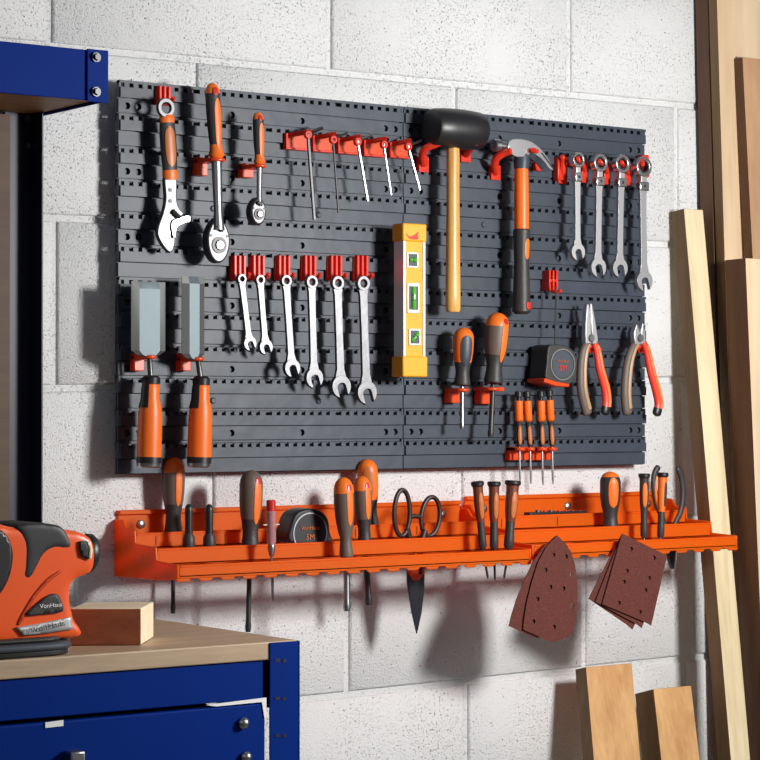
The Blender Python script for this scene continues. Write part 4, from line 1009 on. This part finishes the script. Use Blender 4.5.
# ============================================================ WORKBENCH
BX = -.034; BF = .60; BL = -1.15
ZT = P(290, 640, .60).z
def workbench():
    root = thing('workbench', ((BX+BL)/2, -.3, 0), 'blue steel workbench with wooden top, drawer and overhead shelf at the left', 'workbench')
    ZT_ = ZT; wt = .020
    MB().box(BL, BX-.002, -BF-.004, -.005, ZT_-wt, ZT_).build('worktop', m_chip, root, bevel=.0015)
    # front rail
    zr = P(202, 704, BF).z
    MB().box(BL, BX-.045, -BF, -BF+.03, zr, ZT_-wt-.001).build('front_rail', m_blue, root, bevel=.001)
    MB().box(BL, BX-.045, -.05, -.02, ZT_-.08, ZT_-wt-.001).build('rear_rail', m_blue, root)
    MB().box(BX-.040, BX-.005, -BF+.04, -.06, ZT_-.08, ZT_-wt-.001).build('side_rail', m_blue, root)
    MB().box(BL, BL+.03, -BF+.04, -.06, ZT_-.08, ZT_-wt-.001).build('side_rail', m_blue, root)
    def post(x0, x1, y0, y1, z1, name='leg', m=m_blue, corner=1):
        mb = MB(); t = .0025
        # L-section: front flange and side flange
        if y0 < -.3: mb.box(x0, x1, y0, y0+t, 0, z1)
        else: mb.box(x0, x1, y1-t, y1, 0, z1)
        if corner > 0: mb.box(x1-t, x1, y0, y1, 0, z1)
        else: mb.box(x0, x0+t, y0, y1, 0, z1)
        return mb.build(name, m, root, bevel=.0006)
    lg = post(BX-.040, BX, -BF-.006, -BF+.034, ZT_-.001)
    for y in (660, 698, 735):
        c = P(281, y, BF+.006); mb = MB()
        mb.box(c.x-.008, c.x-.002, c.y-.0006, c.y+.001, c.z-.002, c.z+.002); mb.box(c.x+.002, c.x+.007, c.y-.0006, c.y+.001, c.z-.003, c.z+.001)
        mb.build('slot', m_bluedk, lg)
    post(BL, BL+.04, -BF-.006, -BF+.034, ZT_+.004, corner=-1)
    # rear uprights reach the overhead shelf
    XU = P(38, 300, .03).x
    zs1, zs0 = P(105, 52, .2).z, P(105, 102, .2).z; SX = P(106, 80, .2).x
    def upright(x, s):
        mb = MB(); mb.box(x-.040, x, -.012, -.0095, 0, zs1); mb.box(x-.0025, x, -.045, -.0095, 0, zs1)
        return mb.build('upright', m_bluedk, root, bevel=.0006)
    u = upright(XU, 1); upright(BL+.05, -1)
    for px, py in ((27.5, 146), (27, 118)):
        c = P(px, py, .013); MB().lathe(c, c+Vector((0, -.004, 0)), [(0, .0042), (1, .0036)], 6).build('bolt', m_chrome, u)
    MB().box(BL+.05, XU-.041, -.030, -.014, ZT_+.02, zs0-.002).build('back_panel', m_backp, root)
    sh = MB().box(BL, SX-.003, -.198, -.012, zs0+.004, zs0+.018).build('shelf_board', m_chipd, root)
    MB().box(BL, SX-.0265, -.203, -.1985, zs0, zs1).build('shelf_front_beam', m_blue, root, bevel=.001)
    MB().box(SX-.004, SX, -.203, -.012, zs0, zs1-.002).build('shelf_side_beam', m_blue, root, bevel=.0008)
    cb = MB().box(SX-.030, SX, -.2065, -.2035, zs0-.002, zs1+.001).build('corner_bracket', m_blue, root, bevel=.0008)
    for py in (57.5, 92):
        c = P(95.5, py, .207); m2 = MB(); m2.lathe(c, c+Vector((0, -.003, 0)), [(0, .0062), (1, .0062)], 18); m2.lathe(c+Vector((0, -.003, 0)), c+Vector((0, -.007, 0)), [(0, .0048), (1, .0042)], 6)
        m2.build('bolt', m_bright, cb, smooth=20)
    # drawer under the rail
    zd1 = zr-.005; zd0 = zd1-.16
    dr = MB().box(BL+.05, BX-.044, -BF-.002, -BF+.012, zd0, zd1).build('drawer', m_blue, root, bevel=.0015)
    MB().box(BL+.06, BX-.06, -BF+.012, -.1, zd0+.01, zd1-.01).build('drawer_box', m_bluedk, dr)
    a = P(206, 704, BF+.003); b = P(265, 699, BF+.003)
    MB().prism([P(206, 705, BF+.0035), P(216, 706.5, BF+.0035), P(262, 702, BF+.0035), P(264.5, 718, BF+.0035), P(266.5, 718, BF+.0035), P(266.5, 697.5, BF+.0035)], (0, .0012, 0)).build('drawer_trim', m_white, dr)
    MB().prism([P(45.5, 722.5, BF+.0035), P(63.5, 720, BF+.0035), P(63.5, 726, BF+.0035), P(45.5, 728, BF+.0035)], (0, .0012, 0)).build('sticker', m_white, dr)
    for px, py in ((242.5, 723), (245, 757)):
        c = P(px, py, BF+.003); MB().lathe(c, c+Vector((0, -.008, 0)), [(0, .0065), (.5, .0065), (.85, .0045), (1, .002)], 18).build('bolt', m_chrome, dr)
    c = P(71, 756, BF+.003)
    MB().box(c.x-.009, c.x+.008, c.y-.018, c.y, c.z-.03, c.z+.007).build('drawer_handle', m_chrome, dr, bevel=.002)
workbench()
def wood_block():
    z = ZT+.0005; p0 = G(141, 645, z); p1 = G(153.5, 637, z)
    le = (G(70, 645.6, z)-p0); le.z = 0; le = le.normalized()*(G(70, 645.6, z)-p0).length; dp = Vector((p1.x-p0.x, p1.y-p0.y, 0))
    h = M(p0, 36.5)
    mb = MB(); v = [p0, p0+le, p0+le+dp, p0+dp]; v += [q+Vector((0, 0, h)) for q in v]; vs = [mb.bm.verts.new(q) for q in v]
    for f, mi in (((0, 1, 5, 4), 0), ((2, 3, 7, 6), 0), ((1, 2, 6, 5), 1), ((3, 0, 4, 7), 1), ((4, 5, 6, 7), 1), ((0, 3, 2, 1), 0)):
        mb.bm.faces.new([vs[i] for i in f]).material_index = mi
    tag(mb.build('timber_offcut', [m_redwood, m_cream], bevel=.0012, smooth=30), 'short red-brown timber offcut with pale end lying behind the orange sander', 'timber')
wood_block()

# ============================================================ SANDER
def sander():
    o = .545; D = .036
    root = thing('palm_sander', P(20, 655, o), 'orange palm sander with ribbed black grip and dark base on the worktop', 'sander')
    c0 = P(-60, 600, o); xl = c0.x
    out = curve([(72, 638), (71, 618), (67, 596), (68.5, 583), (76, 577), (86, 575), (92, 566), (93, 550), (88, 537), (76, 531), (62, 529), (45, 528), (28, 527), (10, 527), (-5, 523), (-28, 525), (-48, 540), (-58, 565), (-58, 600), (-56, 638)], 5)
    mb = MB(); A = [Vector((p.x, -o-D, p.z)) for p in PP(out, o+D*.75)]
    mb.prism(A, (0, 2*D, 0))
    # the dust port end is a barrel
    body = mb.build('shell', m_sander, root, smooth=180)
    rmh = body.modifiers.new('remesh', 'REMESH'); rmh.mode = 'VOXEL'; rmh.voxel_size = .0032; rmh.use_smooth_shade = True
    sm = body.modifiers.new('smooth', 'SMOOTH'); sm.factor = .5; sm.iterations = 26
    def overlay(name, pts, m, off=.0012, th=.0022, par=None, step=.004):
        w2 = [P(x, y, o+D*.9) for x, y in pts]
        q = MB().grid([(p.x, p.z) for p in w2], -o-D-.03, 0, step).build(name, m, par or root, smooth=180)
        sw = q.modifiers.new('wrap', 'SHRINKWRAP'); sw.target = body; sw.wrap_method = 'PROJECT'; sw.use_project_x = False; sw.use_project_z = False; sw.use_project_y = True
        sw.use_positive_direction = True; sw.use_negative_direction = True; sw.project_limit = .12; sw.offset = off
        sd = q.modifiers.new('solid', 'SOLIDIFY'); sd.thickness = th; sd.offset = 0
        return q
    gp = PP(curve([(14, 526), (31, 522.5), (48, 523.5), (62, 527.5), (71.5, 546), (64, 549), (51.5, 549), (43, 554.5), (37, 566), (30.5, 578), (25, 580), (21.5, 576), (23, 562), (23.5, 547), (19, 534)], 4), o+D*.9)
    g = MB().prism([Vector((p.x, -o-D*1.03, p.z)) for p in gp], (0, 2.06*D, 0)).build('ribbed_grip', m_gripb, root, smooth=180)
    q = g.modifiers.new('remesh', 'REMESH'); q.mode = 'VOXEL'; q.voxel_size = .002; q.use_smooth_shade = True
    q = g.modifiers.new('smooth', 'SMOOTH'); q.factor = .5; q.iterations = 22
    rb = MB()
    for k in range(7):
        y = 538+k*5.2; xa, xb = [(26, 60), (25.5, 66), (25.5, 52), (25.5, 42), (25, 37), (24.5, 34), (24, 31)][k]
        a, b = P(xa+3, y, o+D*.9), P(xb-3, y-1.5, o+D*.9); rb.tube([Vector((a.x, -o-D*.985, a.z)), Vector((b.x, -o-D*.985, b.z))], .0016, 8)
    rb.build('grip_ribs', m_black, g)
    ov = overlay('side_cover', curve([(-14, 527), (2, 533), (9, 547), (9.5, 562), (5, 580), (-6, 596), (-24, 600), (-40, 575), (-36, 540)], 4), m_black, off=.002)
    bd = overlay('badge', curve([(23.5, 614.5), (35, 603), (47.5, 594), (55.5, 595), (60, 606), (58.5, 611.5), (42, 613.5)], 4), m_dark, off=.0022)
    st = overlay('name_strip', [(13.5, 627), (40, 622.5), (69, 616.5), (70, 628.5), (45, 632.5), (21, 635)], m_silver, off=.0018)
    vt = overlay('vent', [(77, 541), (84.5, 540), (87, 549), (86, 559), (79, 556), (77, 548)], m_black, off=.0022, step=.003)
    overlay('vent_slat', [(84, 542), (87.5, 541), (89.5, 550), (88, 559), (85.5, 558), (86.5, 549)], m_cream, off=.003, par=vt, step=.003)
    # seams of the moulding
    overlay('seam', curve([(16, 622), (30, 597), (46, 578), (60, 569), (58, 573), (47, 582), (33, 598), (20, 622)], 3), mat('seam_orange', (.62, .06, .01), .4), off=.0008, th=.001)
    for nm, s, px, py, sz, m_, ang in (('badge_text', 'VonHaus', 47.5, 605, .0062, m_white, -.04), ('strip_text', '//VonHaus', 43, 626.5, .0090, m_dark, R_(-9))):
        c = P(px, py, o+D*.9); c.y = -o-D-.03
        t = text(nm, s, c, sz, m_, root, ry=ang, font_x=1.15, wrap=True)
        bm_ = bmesh.new(); bm_.from_mesh(t.data); bmesh.ops.subdivide_edges(bm_, edges=bm_.edges, cuts=1); bm_.to_mesh(t.data); bm_.free()
        sw = t.modifiers.new('wrap', 'SHRINKWRAP'); sw.target = body; sw.wrap_method = 'PROJECT'; sw.use_project_y = True; sw.use_positive_direction = True; sw.use_negative_direction = True; sw.project_limit = .12; sw.offset = .0045
        t.name = nm
    # front dust cap
    a, b = P(80, 553, o+.01), P(89.5, 555, o+.01); r = M(a, 20.5)
    MB().lathe(a, b+Vector((.004, 0, 0)), [(0, r*.80), (.3, r*.98), (.7, r), (1, r*.86)], 28, ysc=.82).build('dust_port_cap', m_black, root)
    # base plate
    z0 = ZT+.0008; x1 = P(72, 648, o+.03).x; x0 = P(-64, 655, o).x; zb = P(76, 631, o).z
    def plate(ins, za, zb_):
        n = 40; pts = []
        cx = (x0+x1)/2; rx = (x1-x0)/2-ins; ry = .056-ins
        for k in range(n):
            a = 2*math.pi*k/n; c, s = math.cos(a), math.sin(a)
            pts.append((cx+rx*math.copysign(abs(c)**.45, c), -o+ry*math.copysign(abs(s)**.6, s), za))
        return MB().prism(pts, (0, 0, zb_-za))
    zt = (zb-z0)
    plate(.003, z0, z0+zt*.30).build('sanding_pad', m_black, root, bevel=.0012)
    plate(0, z0+zt*.30, z0+zt*.72).build('base_plate', m_panelback, root, bevel=.003)
    plate(.010, z0+zt*.72, z0+zt*1.0).build('base_skirt', m_dark, root, bevel=.003)
sander()
